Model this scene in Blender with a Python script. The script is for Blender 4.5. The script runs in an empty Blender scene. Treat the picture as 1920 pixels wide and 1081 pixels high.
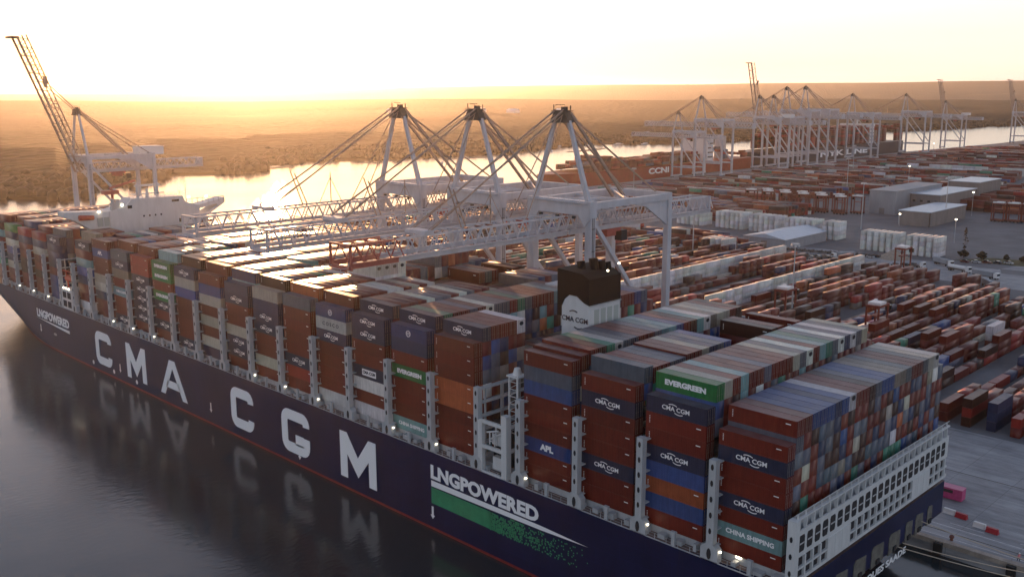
import bpy, bmesh, math, random
import numpy as np
from mathutils import Vector, Matrix
from mathutils.bvhtree import BVHTree
random.seed(7); rng = np.random.RandomState(7)
R = math.radians
S = bpy.context.scene
COL = S.collection

# ------------------------------------------------------------------ camera, world, sun, exposure
F_PX, YAW, PITCH, ROLL = 1812.08, R(-44.68), R(11.55), R(-0.11)
CAM = Vector((65.51, -126.71, 93.22))
fw = Vector((math.sin(YAW)*math.cos(PITCH), math.cos(YAW)*math.cos(PITCH), -math.sin(PITCH)))
r0 = Vector((math.cos(YAW), -math.sin(YAW), 0)); u0 = r0.cross(fw)
rr = r0*math.cos(ROLL) + u0*math.sin(ROLL); uu = u0*math.cos(ROLL) - r0*math.sin(ROLL)
cd = bpy.data.cameras.new('camera'); cam = bpy.data.objects.new('camera', cd); COL.objects.link(cam)
cd.sensor_width = 36; cd.lens = F_PX/1920*36; cd.clip_start = 1; cd.clip_end = 60000
cam.matrix_world = Matrix(((rr.x, uu.x, -fw.x, CAM.x), (rr.y, uu.y, -fw.y, CAM.y), (rr.z, uu.z, -fw.z, CAM.z), (0, 0, 0, 1)))
S.camera = cam
def project(p):
    d = Vector(p) - CAM; z = d.dot(fw)
    return (960 + F_PX*d.dot(rr)/z, 540.5 - F_PX*d.dot(uu)/z, z)

SUN_AZ, SUN_EL = R(-58.9), R(1.6)          # azimuth measured from +Y, clockwise positive
sd = Vector((math.sin(SUN_AZ)*math.cos(SUN_EL), math.cos(SUN_AZ)*math.cos(SUN_EL), math.sin(SUN_EL)))
W = bpy.data.worlds.new('World'); S.world = W; W.use_nodes = True
wn = W.node_tree.nodes; wl = W.node_tree.links
bg = wn['Background']; sky = wn.new('ShaderNodeTexSky'); sky.sky_type = 'NISHITA'; sky.sun_disc = False
sky.sun_elevation = SUN_EL; sky.sun_rotation = SUN_AZ; sky.altitude = 0
sky.air_density = 1; sky.dust_density = 1.2; sky.ozone_density = 2.5

# added pale glow band all round the horizon, fading upwards; also fills camera-facing sides
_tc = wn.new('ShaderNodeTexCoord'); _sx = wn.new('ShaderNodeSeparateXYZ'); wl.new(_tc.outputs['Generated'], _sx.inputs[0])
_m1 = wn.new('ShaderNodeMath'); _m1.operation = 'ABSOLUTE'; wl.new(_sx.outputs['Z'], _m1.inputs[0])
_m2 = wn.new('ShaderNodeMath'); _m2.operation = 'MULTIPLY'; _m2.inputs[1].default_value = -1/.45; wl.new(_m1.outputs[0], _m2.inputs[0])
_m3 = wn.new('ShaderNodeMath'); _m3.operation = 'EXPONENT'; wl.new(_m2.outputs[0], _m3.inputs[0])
HORIZON_GLOW = (2.2,2.02,2.12)
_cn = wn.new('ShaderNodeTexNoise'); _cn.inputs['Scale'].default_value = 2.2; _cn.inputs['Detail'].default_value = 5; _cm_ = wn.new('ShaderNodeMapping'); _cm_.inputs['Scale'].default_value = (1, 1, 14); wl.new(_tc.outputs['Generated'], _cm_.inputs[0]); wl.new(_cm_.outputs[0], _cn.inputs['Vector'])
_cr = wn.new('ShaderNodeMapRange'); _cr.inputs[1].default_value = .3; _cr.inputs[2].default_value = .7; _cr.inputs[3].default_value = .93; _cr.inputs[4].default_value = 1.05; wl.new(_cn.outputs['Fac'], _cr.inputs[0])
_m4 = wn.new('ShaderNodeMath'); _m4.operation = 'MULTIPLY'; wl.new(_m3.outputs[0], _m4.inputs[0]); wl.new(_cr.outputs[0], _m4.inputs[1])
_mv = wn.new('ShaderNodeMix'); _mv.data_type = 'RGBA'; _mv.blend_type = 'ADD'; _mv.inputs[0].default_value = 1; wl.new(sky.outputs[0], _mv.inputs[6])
_vs = wn.new('ShaderNodeVectorMath'); _vs.operation = 'SCALE'; _vs.inputs[0].default_value = HORIZON_GLOW; wl.new(_m4.outputs[0], _vs.inputs['Scale']); wl.new(_vs.outputs[0], _mv.inputs[7])
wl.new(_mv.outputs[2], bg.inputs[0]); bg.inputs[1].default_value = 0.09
sl = bpy.data.lights.new('sun', 'SUN'); sl.energy = 2.6; sl.angle = R(0.5); sl.color = (1,0.5,0.22)
so = bpy.data.objects.new('sun', sl); COL.objects.link(so); so.rotation_euler = (-sd).to_track_quat('-Z', 'Y').to_euler()
S.view_settings.view_transform = 'Standard'; S.view_settings.look = 'None'
S.view_settings.exposure = 2.1; S.view_settings.gamma = 1; S.view_settings.use_curve_mapping = False
S.cycles.volume_bounces = 0; S.cycles.volume_max_steps = 64

# ------------------------------------------------------------------ materials
def mat(name, col=(.5, .5, .5), rough=.6, metal=0., noise=0., nscale=1., bump=0., bscale=3., spec=.5, emit=None, src='Object', attr=None, streak=False):
    m = bpy.data.materials.new(name); m.use_nodes = True
    n, l = m.node_tree.nodes, m.node_tree.links; b = n['Principled BSDF']
    b.inputs['Base Color'].default_value = (*col, 1); b.inputs['Roughness'].default_value = rough
    b.inputs['Metallic'].default_value = metal; b.inputs['Specular IOR Level'].default_value = spec
    if emit:
        b.inputs['Emission Color'].default_value = (*emit[0], 1); b.inputs['Emission Strength'].default_value = emit[1]
    base = None
    if attr == 'object':
        oi = n.new('ShaderNodeObjectInfo'); base = oi.outputs['Color']
    elif attr:
        a = n.new('ShaderNodeAttribute'); a.attribute_name = attr; base = a.outputs['Color']
    tc = n.new('ShaderNodeNewGeometry' if src == 'World' else 'ShaderNodeTexCoord')
    co = tc.outputs['Position'] if src == 'World' else tc.outputs['Object']
    if noise > 0:
        mp = n.new('ShaderNodeMapping'); l.new(co, mp.inputs[0]); mp.inputs['Scale'].default_value = (1, 1, .25 if streak else 1)
        t = n.new('ShaderNodeTexNoise'); t.inputs['Scale'].default_value = nscale; t.inputs['Detail'].default_value = 5
        t.inputs['Roughness'].default_value = .65; l.new(mp.outputs[0], t.inputs['Vector'])
        mr = n.new('ShaderNodeMapRange'); mr.inputs[1].default_value = .3; mr.inputs[2].default_value = .7
        mr.inputs[3].default_value = 1-noise; mr.inputs[4].default_value = 1+noise; l.new(t.outputs['Fac'], mr.inputs[0])
        mx = n.new('ShaderNodeMix'); mx.data_type = 'RGBA'; mx.blend_type = 'MULTIPLY'; mx.inputs['Factor'].default_value = 1
        if base: l.new(base, mx.inputs[6])
        else: mx.inputs[6].default_value = (*col, 1)
        l.new(mr.outputs[0], mx.inputs[7]); l.new(mx.outputs[2], b.inputs['Base Color'])
    elif base: l.new(base, b.inputs['Base Color'])
    if bump > 0:
        t2 = n.new('ShaderNodeTexNoise'); t2.inputs['Scale'].default_value = bscale; t2.inputs['Detail'].default_value = 4; l.new(co, t2.inputs['Vector'])
        bp = n.new('ShaderNodeBump'); bp.inputs['Strength'].default_value = bump; bp.inputs['Distance'].default_value = .3
        l.new(t2.outputs['Fac'], bp.inputs['Height']); l.new(bp.outputs[0], b.inputs['Normal'])
    return m
def container_mat(name, attr, src):
    m = mat(name, rough=.46, noise=.12, nscale=.55, attr=attr, src=src, spec=.4)
    n, l = m.node_tree.nodes, m.node_tree.links; b = n['Principled BSDF']
    # dust and sun-bleach on roofs (upward faces), paint colour of the thing itself
    g = n.new('ShaderNodeNewGeometry'); sx = n.new('ShaderNodeSeparateXYZ'); l.new(g.outputs['True Normal'], sx.inputs[0])
    gt = n.new('ShaderNodeMath'); gt.operation = 'GREATER_THAN'; gt.inputs[1].default_value = .7; l.new(sx.outputs['Z'], gt.inputs[0])
    t = n.new('ShaderNodeTexNoise'); t.inputs['Scale'].default_value = .35; t.inputs['Detail'].default_value = 6; l.new(g.outputs['Position'], t.inputs['Vector'])
    mr = n.new('ShaderNodeMapRange'); mr.inputs[1].default_value = .3; mr.inputs[2].default_value = .7; mr.inputs[3].default_value = .10; mr.inputs[4].default_value = .32
    l.new(t.outputs['Fac'], mr.inputs[0])
    mm = n.new('ShaderNodeMath'); mm.operation = 'MULTIPLY'; l.new(gt.outputs[0], mm.inputs[0]); l.new(mr.outputs[0], mm.inputs[1])
    t9 = n.new('ShaderNodeTexNoise'); t9.inputs['Scale'].default_value = 1.; t9.inputs['Detail'].default_value = 5; t9.inputs['Roughness'].default_value = .7
    m9 = n.new('ShaderNodeMapping'); m9.inputs['Scale'].default_value = (1.7, 1.7, .22); l.new(g.outputs['Position'], m9.inputs[0]); l.new(m9.outputs[0], t9.inputs['Vector'])
    r9 = n.new('ShaderNodeMapRange'); r9.inputs[1].default_value = .32; r9.inputs[2].default_value = .68; r9.inputs[3].default_value = .78; r9.inputs[4].default_value = 1.14; l.new(t9.outputs['Fac'], r9.inputs[0])
    x9 = n.new('ShaderNodeMix'); x9.data_type = 'RGBA'; x9.blend_type = 'MULTIPLY'; x9.inputs[0].default_value = 1; l.new(b.inputs['Base Color'].links[0].from_socket, x9.inputs[6]); l.new(r9.outputs[0], x9.inputs[7])
    src_link = x9.outputs[2]
    mx = n.new('ShaderNodeMix'); mx.data_type = 'RGBA'; l.new(mm.outputs[0], mx.inputs['Factor']); l.new(src_link, mx.inputs[6]); mx.inputs[7].default_value = (.34, .31, .31, 1)
    l.new(mx.outputs[2], b.inputs['Base Color'])
    # corrugated steel: fine ribs
    tc = n.new('ShaderNodeTexCoord'); s2 = n.new('ShaderNodeSeparateXYZ'); l.new(tc.outputs['Object'] if src != 'World' else g.outputs['Position'], s2.inputs[0])
    ad = n.new('ShaderNodeMath'); ad.operation = 'ADD'; l.new(s2.outputs['X'], ad.inputs[0])
    if src == 'World': l.new(s2.outputs['Y'], ad.inputs[1])
    else: ad.inputs[1].default_value = 0
    mu = n.new('ShaderNodeMath'); mu.operation = 'MULTIPLY'; mu.inputs[1].default_value = 2*math.pi/.36; l.new(ad.outputs[0], mu.inputs[0])
    si = n.new('ShaderNodeMath'); si.operation = 'SINE'; l.new(mu.outputs[0], si.inputs[0])
    bp = n.new('ShaderNodeBump'); bp.inputs['Strength'].default_value = .25; bp.inputs['Distance'].default_value = .03; l.new(si.outputs[0], bp.inputs['Height'])
    l.new(bp.outputs[0], b.inputs['Normal'])
    return m
M_CONT = container_mat('container_paint', 'object', 'Object')
M_CONTS = container_mat('container_paint_mass', 'Col', 'World')
M_DOORBAR = mat('galvanised_bar', (.35, .33, .31), .4, .6)
M_LET = mat('white_lettering', (.86, .87, .88), .5)
M_LETDK = mat('dark_lettering', (.03, .03, .05), .5)
M_HULL = mat('navy_hull_paint', (.006, .010, .050), .42, noise=.25, nscale=.12, spec=.3, streak=True)
def hull_detail(m):
    n, l = m.node_tree.nodes, m.node_tree.links; b = n['Principled BSDF']
    g = n.new('ShaderNodeNewGeometry'); mp = n.new('ShaderNodeMapping'); mp.inputs['Rotation'].default_value = (R(90), 0, 0); l.new(g.outputs['Position'], mp.inputs[0])
    br = n.new('ShaderNodeTexBrick'); br.inputs['Scale'].default_value = 1; br.inputs['Brick Width'].default_value = 11; br.inputs['Row Height'].default_value = 2.9; br.inputs['Mortar Size'].default_value = .05
    br.inputs['Color1'].default_value = (1, 1, 1, 1); br.inputs['Color2'].default_value = (.86, .86, .88, 1); br.inputs['Mortar'].default_value = (1.25, 1.25, 1.25, 1); l.new(mp.outputs[0], br.inputs['Vector'])
    t = n.new('ShaderNodeTexNoise'); t.inputs['Scale'].default_value = 1; t.inputs['Detail'].default_value = 6; m2 = n.new('ShaderNodeMapping'); m2.inputs['Scale'].default_value = (1.1, 1.1, .07); l.new(g.outputs['Position'], m2.inputs[0]); l.new(m2.outputs[0], t.inputs['Vector'])
    mr = n.new('ShaderNodeMapRange'); mr.inputs[1].default_value = .62; mr.inputs[2].default_value = .80; mr.inputs[3].default_value = 0; mr.inputs[4].default_value = .5; l.new(t.outputs['Fac'], mr.inputs[0])
    x = n.new('ShaderNodeMix'); x.data_type = 'RGBA'; x.blend_type = 'MULTIPLY'; x.inputs[0].default_value = 1; l.new(b.inputs['Base Color'].links[0].from_socket, x.inputs[6]); l.new(br.outputs['Color'], x.inputs[7])
    y = n.new('ShaderNodeMix'); y.data_type = 'RGBA'; l.new(mr.outputs[0], y.inputs[0]); l.new(x.outputs[2], y.inputs[6]); y.inputs[7].default_value = (.030, .022, .026, 1); l.new(y.outputs[2], b.inputs['Base Color'])
    t3 = n.new('ShaderNodeTexNoise'); t3.inputs['Scale'].default_value = .35; l.new(g.outputs['Position'], t3.inputs['Vector'])
    bp = n.new('ShaderNodeBump'); bp.inputs['Strength'].default_value = .25; bp.inputs['Distance'].default_value = .12; l.new(t3.outputs['Fac'], bp.inputs['Height']); l.new(bp.outputs[0], b.inputs['Normal'])
hull_detail(M_HULL)
M_BOOT = mat('red_antifouling', (.20, .016, .012), .5, noise=.3, nscale=.6)
M_GREEN = mat('green_hull_paint', (.035, .25, .12), .4, noise=.2, nscale=.5)
M_WHITE = mat('white_ship_paint', (.58, .60, .61), .45, noise=.10, nscale=.5, streak=True)
M_SHIPGREY = mat('grey_ship_paint', (.42, .44, .46), .55, noise=.18, nscale=.8, streak=True)
M_DECK = mat('deck_paint', (.14, .09, .08), .7, noise=.3, nscale=1.2)
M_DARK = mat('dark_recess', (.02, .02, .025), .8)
M_BLACK = mat('black_funnel_paint', (.005, .0045, .005), .75, noise=.2, spec=.2)
M_LOUV = mat('louvre_grey', (.36, .40, .38), .6)
M_LAMP = mat('lit_lamp', (1, .9, .7), emit=((1, .86, .62), 2.5))
M_LAMPW = mat('lit_window', (1, .9, .7), emit=((1, .9, .7), 4))
M_CRANE = mat('crane_paint', (.47, .48, .52), .5, noise=.14, nscale=.35, streak=True)
M_CRANED = mat('crane_weathered_steel', (.33, .25, .20), .55, noise=.25, nscale=1.)
M_CRANEDK = mat('crane_dark_steel', (.05, .045, .04), .6, noise=.2)
M_CRANERED = mat('crane_red_paint', (.36, .09, .07), .5, noise=.2)
M_CABLE = mat('steel_rope', (.16, .13, .11), .5)
M_ORANGE = mat('lifeboat_orange', (.45, .07, .04), .5)
M_CONC = mat('quay_concrete', (.30, .31, .33), .75, noise=.22, nscale=.09, src='World', bump=.2, bscale=.6)
def worn(m, sc=.5, lo_=.72, hi_=1.12):
    n, l = m.node_tree.nodes, m.node_tree.links; b = n['Principled BSDF']; g = n.new('ShaderNodeNewGeometry')
    t = n.new('ShaderNodeTexNoise'); t.inputs['Scale'].default_value = sc; t.inputs['Detail'].default_value = 7; t.inputs['Roughness'].default_value = .7; mp = n.new('ShaderNodeMapping'); mp.inputs['Scale'].default_value = (.18, 1, 1); l.new(g.outputs['Position'], mp.inputs[0]); l.new(mp.outputs[0], t.inputs['Vector'])
    mr = n.new('ShaderNodeMapRange'); mr.inputs[1].default_value = .35; mr.inputs[2].default_value = .62; mr.inputs[3].default_value = lo_; mr.inputs[4].default_value = hi_; l.new(t.outputs['Fac'], mr.inputs[0])
    br = n.new('ShaderNodeTexBrick'); br.inputs['Scale'].default_value = 1; br.inputs['Brick Width'].default_value = 12; br.inputs['Row Height'].default_value = 8; br.inputs['Mortar Size'].default_value = .06; br.offset = 0
    br.inputs['Color1'].default_value = (1, 1, 1, 1); br.inputs['Color2'].default_value = (.93, .93, .93, 1); br.inputs['Mortar'].default_value = (.6, .6, .6, 1); l.new(g.outputs['Position'], br.inputs['Vector'])
    x = n.new('ShaderNodeMix'); x.data_type = 'RGBA'; x.blend_type = 'MULTIPLY'; x.inputs[0].default_value = 1; l.new(b.inputs['Base Color'].links[0].from_socket, x.inputs[6]); l.new(mr.outputs[0], x.inputs[7])
    y = n.new('ShaderNodeMix'); y.data_type = 'RGBA'; y.blend_type = 'MULTIPLY'; y.inputs[0].default_value = 1; l.new(x.outputs[2], y.inputs[6]); l.new(br.outputs['Color'], y.inputs[7]); l.new(y.outputs[2], b.inputs['Base Color'])
worn(M_CONC)
M_COPE = mat('coping_stone', (.34, .30, .26), .8, noise=.3, nscale=.5, src='World')
M_FENDER = mat('rubber_fender', (.02, .02, .02), .7)
M_LINE = mat('white_road_paint', (.55, .56, .58), .6, noise=.35, nscale=1.5, src='World')
M_RAIL = mat('crane_rail_steel', (.06, .055, .05), .5, .4)
M_RED = mat('red_plastic', (.40, .03, .04), .45)
M_WPLAST = mat('white_plastic', (.7, .7, .7), .45)
M_STRAD = mat('straddle_carrier_red', (.17, .03, .018), .5, noise=.2)
M_TYRE = mat('tyre', (.02, .02, .02), .8)
M_WALLB = mat('grey_cladding', (.27, .29, .32), .6, noise=.12, nscale=.3, streak=True)
M_WALLB2 = mat('brown_grey_cladding', (.20, .18, .175), .6, noise=.15, nscale=.3, streak=True)
M_ROOFB = mat('pale_blue_metal_roof', (.42, .48, .56), .35, noise=.1, nscale=.3)
M_GLASS = mat('dark_glass', (.02, .025, .03), .12)
M_ROPE = mat('mooring_rope_fibre', (.5, .42, .33), .8)
M_FARHULL = mat('red_ship_hull', (.26, .028, .016), .5, noise=.2, nscale=.2)
M_FARHULL2 = mat('dark_ship_hull', (.03, .03, .045), .5)
M_SAND = mat('sand', (.32, .27, .22), .9, noise=.3)
M_FOREST = mat('leaf_canopy', (.028, .023, .011), .9, noise=.5, nscale=.05, src='World')
M_BARK = mat('bark', (.06, .04, .03), .9)

# ------------------------------------------------------------------ mesh helpers
class MB:
    def __init__(s): s.v = []; s.f = []
    def add(s, vs, fs):
        o = len(s.v); s.v += [tuple(v) for v in vs]; s.f += [tuple(i+o for i in f) for f in fs]; return s
    def box(s, x0, x1, y0, y1, z0, z1):
        return s.add([(x0, y0, z0), (x1, y0, z0), (x1, y1, z0), (x0, y1, z0), (x0, y0, z1), (x1, y0, z1), (x1, y1, z1), (x0, y1, z1)],
                     [(3, 2, 1, 0), (4, 5, 6, 7), (0, 1, 5, 4), (1, 2, 6, 5), (2, 3, 7, 6), (3, 0, 4, 7)])
    def beam(s, a, b, w, h=None, w2=None, h2=None):
        a, b = Vector(a), Vector(b); h = h or w; w2 = w2 or w; h2 = h2 or h
        d = (b-a).normalized(); up = Vector((0, 0, 1)) if abs(d.z) < .95 else Vector((0, 1, 0))
        sx = d.cross(up).normalized(); sy = sx.cross(d).normalized()
        vs = [a+sx*i*w/2+sy*j*h/2 for i, j in ((-1, -1), (1, -1), (1, 1), (-1, 1))] + [b+sx*i*w2/2+sy*j*h2/2 for i, j in ((-1, -1), (1, -1), (1, 1), (-1, 1))]
        return s.add(vs, [(3, 2, 1, 0), (4, 5, 6, 7), (0, 1, 5, 4), (1, 2, 6, 5), (2, 3, 7, 6), (3, 0, 4, 7)])
    def tube(s, a, b, r, n=6, r2=None):
        a, b = Vector(a), Vector(b); r2 = r if r2 is None else r2
        d = (b-a).normalized(); up = Vector((0, 0, 1)) if abs(d.z) < .95 else Vector((0, 1, 0))
        sx = d.cross(up).normalized(); sy = sx.cross(d).normalized()
        vs = [a+(sx*math.cos(2*math.pi*k/n)+sy*math.sin(2*math.pi*k/n))*r for k in range(n)] + [b+(sx*math.cos(2*math.pi*k/n)+sy*math.sin(2*math.pi*k/n))*r2 for k in range(n)]
        return s.add(vs, [tuple(range(n-1, -1, -1)), tuple(range(n, 2*n))] + [(k, (k+1) % n, n+(k+1) % n, n+k) for k in range(n)])
    def prism(s, pts, ax, lo, hi):   # polygon pts in the two other axes, extruded along ax
        n = len(pts)
        def P(p, t):
            return (t, p[0], p[1]) if ax == 0 else ((p[0], t, p[1]) if ax == 1 else (p[0], p[1], t))
        return s.add([P(p, lo) for p in pts] + [P(p, hi) for p in pts], [tuple(range(n)), tuple(range(2*n-1, n-1, -1))] + [(k, k+n, (k+1) % n+n, (k+1) % n) for k in range(n)])
    def mesh(s, name, m=None):
        me = bpy.data.meshes.new(name); me.from_pydata(s.v, [], s.f)
        if m: me.materials.append(m)
        me.update(); return me
    def build(s, name, m=None, parent=None, fix=False):
        me = s.mesh(name, m)
        if fix:
            b = bmesh.new(); b.from_mesh(me); bmesh.ops.recalc_face_normals(b, faces=b.faces); b.to_mesh(me); b.free()
        return link(name, me, parent)
def link(name, data, parent=None, loc=None, rotz=None):
    o = bpy.data.objects.new(name, data); COL.objects.link(o)
    if parent: o.parent = parent
    if loc is not None: o.location = loc
    if rotz is not None: o.rotation_euler = (0, 0, rotz)
    return o
def tag(o, label, cat, group=None):
    o['label'] = label; o['category'] = cat
    if group: o['group'] = group
    return o
def struct(o): o['kind'] = 'structure'; return o
def empty(name, loc=(0, 0, 0), rotz=0):
    o = bpy.data.objects.new(name, None); COL.objects.link(o); o.location = loc; o.rotation_euler = (0, 0, rotz); o.empty_display_size = .1; return o
def copy_tree(o, parent=None):
    c = o.copy(); COL.objects.link(c); c.parent = parent
    for ch in o.children: copy_tree(ch, c)
    return c
_txt = {}
def text_mesh(s, m, bold=.02, depth=.02, squash=1.0, align='CENTER'):
    key = (s, m.name, bold, depth, align)
    if key in _txt: return _txt[key]
    c = bpy.data.curves.new('text', 'FONT'); c.body = s; c.size = 1; c.offset = bold; c.extrude = depth; c.align_x = align; c.align_y = 'CENTER'
    c.resolution_u = 3
    o = bpy.data.objects.new('tmp', c); COL.objects.link(o)
    dg = bpy.context.evaluated_depsgraph_get(); me = bpy.data.meshes.new_from_object(o.evaluated_get(dg))
    bpy.data.objects.remove(o); me.materials.clear(); me.materials.append(m); me.name = 'lettering'; _txt[key] = me
    return me
def text(s, m, loc, size, sx=1., parent=None, rot=(R(90), 0, 0), bold=.02, name='lettering', align='CENTER', depth=.02):
    o = link(name, text_mesh(s, m, bold, depth, align=align), parent, loc); o.rotation_euler = rot; o.scale = (size*sx, size, size); return o
def ordn(n):
    w = 'first second third fourth fifth sixth seventh eighth ninth tenth eleventh twelfth thirteenth fourteenth fifteenth sixteenth seventeenth eighteenth nineteenth twentieth'.split()
    if n <= 20: return w[n-1]
    tens = {2: 'twenty', 3: 'thirty', 4: 'forty', 5: 'fifty', 6: 'sixty', 7: 'seventy', 8: 'eighty', 9: 'ninety'}
    return (tens[n//10]+'-'+w[n % 10-1]) if n % 10 else tens[n//10]+'th'

# ------------------------------------------------------------------ water, land, far bank
def water():
    me = MB().add([(-30000, -12000, 0), (6000, -12000, 0), (6000, 30000, 0), (-30000, 30000, 0)], [(0, 1, 2, 3)]).mesh('water')
    m = bpy.data.materials.new('harbour_water'); m.use_nodes = True; n, l = m.node_tree.nodes, m.node_tree.links; b = n['Principled BSDF']
    b.inputs['Base Color'].default_value = (.028, .034, .038, 1); b.inputs['Roughness'].default_value = .15; b.inputs['IOR'].default_value = 1.5
    g = n.new('ShaderNodeNewGeometry')
    def nz(sc, det, mapping=None):
        t = n.new('ShaderNodeTexNoise'); t.inputs['Scale'].default_value = sc; t.inputs['Detail'].default_value = det
        mp = n.new('ShaderNodeMapping'); mp.inputs['Scale'].default_value = mapping or (1, 1, 1); mp.inputs['Rotation'].default_value = (0, 0, R(35)); l.new(g.outputs['Position'], mp.inputs[0]); l.new(mp.outputs[0], t.inputs['Vector']); return t.outputs['Fac']
    a = nz(.9, 3, (1, .45, 1)); c = nz(.035, 4); e = nz(.012, 2)
    mr = n.new('ShaderNodeMapRange'); mr.inputs[1].default_value = .42; mr.inputs[2].default_value = .62; mr.inputs[3].default_value = .15; mr.inputs[4].default_value = 1.; l.new(e, mr.inputs[0])
    mu = n.new('ShaderNodeMath'); mu.operation = 'MULTIPLY'; l.new(a, mu.inputs[0]); l.new(mr.outputs[0], mu.inputs[1])
    ad = n.new('ShaderNodeMath'); ad.operation = 'MULTIPLY_ADD'; l.new(c, ad.inputs[0]); ad.inputs[1].default_value = 2.5; l.new(mu.outputs[0], ad.inputs[2])
    bp = n.new('ShaderNodeBump'); bp.inputs['Strength'].default_value = .5; bp.inputs['Distance'].default_value = .16; l.new(ad.outputs[0], bp.inputs['Height']); l.new(bp.outputs[0], b.inputs['Normal'])
    me.materials.append(m); struct(link('water', me))
water()
LZ = 3.0
land_poly = [(-525, 65), (900, 65), (3000, 65), (3000, 9000), (-495, 9000), (-512, 1759), (-541, 1300), (-541, 700), (-527, 400)]
struct(MB().prism(land_poly, 2, -8, LZ).build('ground', M_CONC, fix=True))
struct(MB().box(-525, 900, 64.6, 66.0, 2.2, LZ+.18).build('quay_coping', M_COPE))
struct(MB().add([(-541.6, 700, LZ+.15), (-540.4, 700, LZ+.15), (-540.4, 1300, LZ+.15), (-541.6, 1300, LZ+.15), (-541.6, 700, 1.5), (-541.6, 1300, 1.5)], [(0, 1, 2, 3), (0, 3, 5, 4)]).build('quay_edge', M_COPE))
fe = MB()
for x in range(-520, 60, 14): fe.box(x, x+1.6, 63.7, 64.6, .5, 2.9)
for k, x in enumerate(range(-520, 60, 14)):
    if x > -40: tag(MB().box(x, x+1.6, 63.7, 64.6, .5, 2.9).build('quay_fender', M_FENDER), f'black rubber fender on the quay wall, {ordn((x+30)//14+2)} from the ship stern' if x > -34 else 'black rubber fender on the quay wall right behind the ship stern', 'fender', 'fenders on the quay wall')

# land sheets: rails and painted lines
rl = MB()
for y in (70.2, 105.0): rl.box(-520, 600, y-.15, y+.15, LZ+.004, LZ+.02)
struct(rl.build('crane_rail', M_RAIL))
ln = MB()
for y, w in ((67.6, .22), (73.0, .28)): ln.box(-300, 600, y-w/2, y+w/2, LZ+.002, LZ+.008)
for x in (-3, 11, 25): ln.box(x, x+7, 75.0, 75.2, LZ+.002, LZ+.008)
for i in range(6): ln.box(17, 60, 71.2-i*1.1+3, 71.5-i*1.1+3, LZ+.002, LZ+.009)
struct(ln.build('quay_markings', M_LINE))
# darker tarmac lanes across the terminal
M_TAR = mat('terminal_tarmac', (.13, .135, .15), .8, noise=.25, nscale=.05, src='World')
M_TAR2 = mat('worn_tarmac', (.20, .21, .23), .75, noise=.3, nscale=.03, src='World')
tm = MB()
tm.add([(-520, 136, LZ+.004), (1200, 136, LZ+.004), (1200, 347, LZ+.004), (-520, 347, LZ+.004)], [(0, 1, 2, 3)])
tm.add([(-520, 395, LZ+.004), (-100, 395, LZ+.004), (-40, 700, LZ+.004), (-40, 3000, LZ+.004), (-520, 3000, LZ+.004)], [(0, 1, 2, 3, 4)])
struct(tm.build('yard_surface', M_TAR))
struct(MB().add([(-95, 385, LZ+.008), (400, 430, LZ+.008), (400, 445, LZ+.008), (-100, 398, LZ+.008)], [(0, 1, 2, 3)]).build('road', M_TAR))

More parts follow.
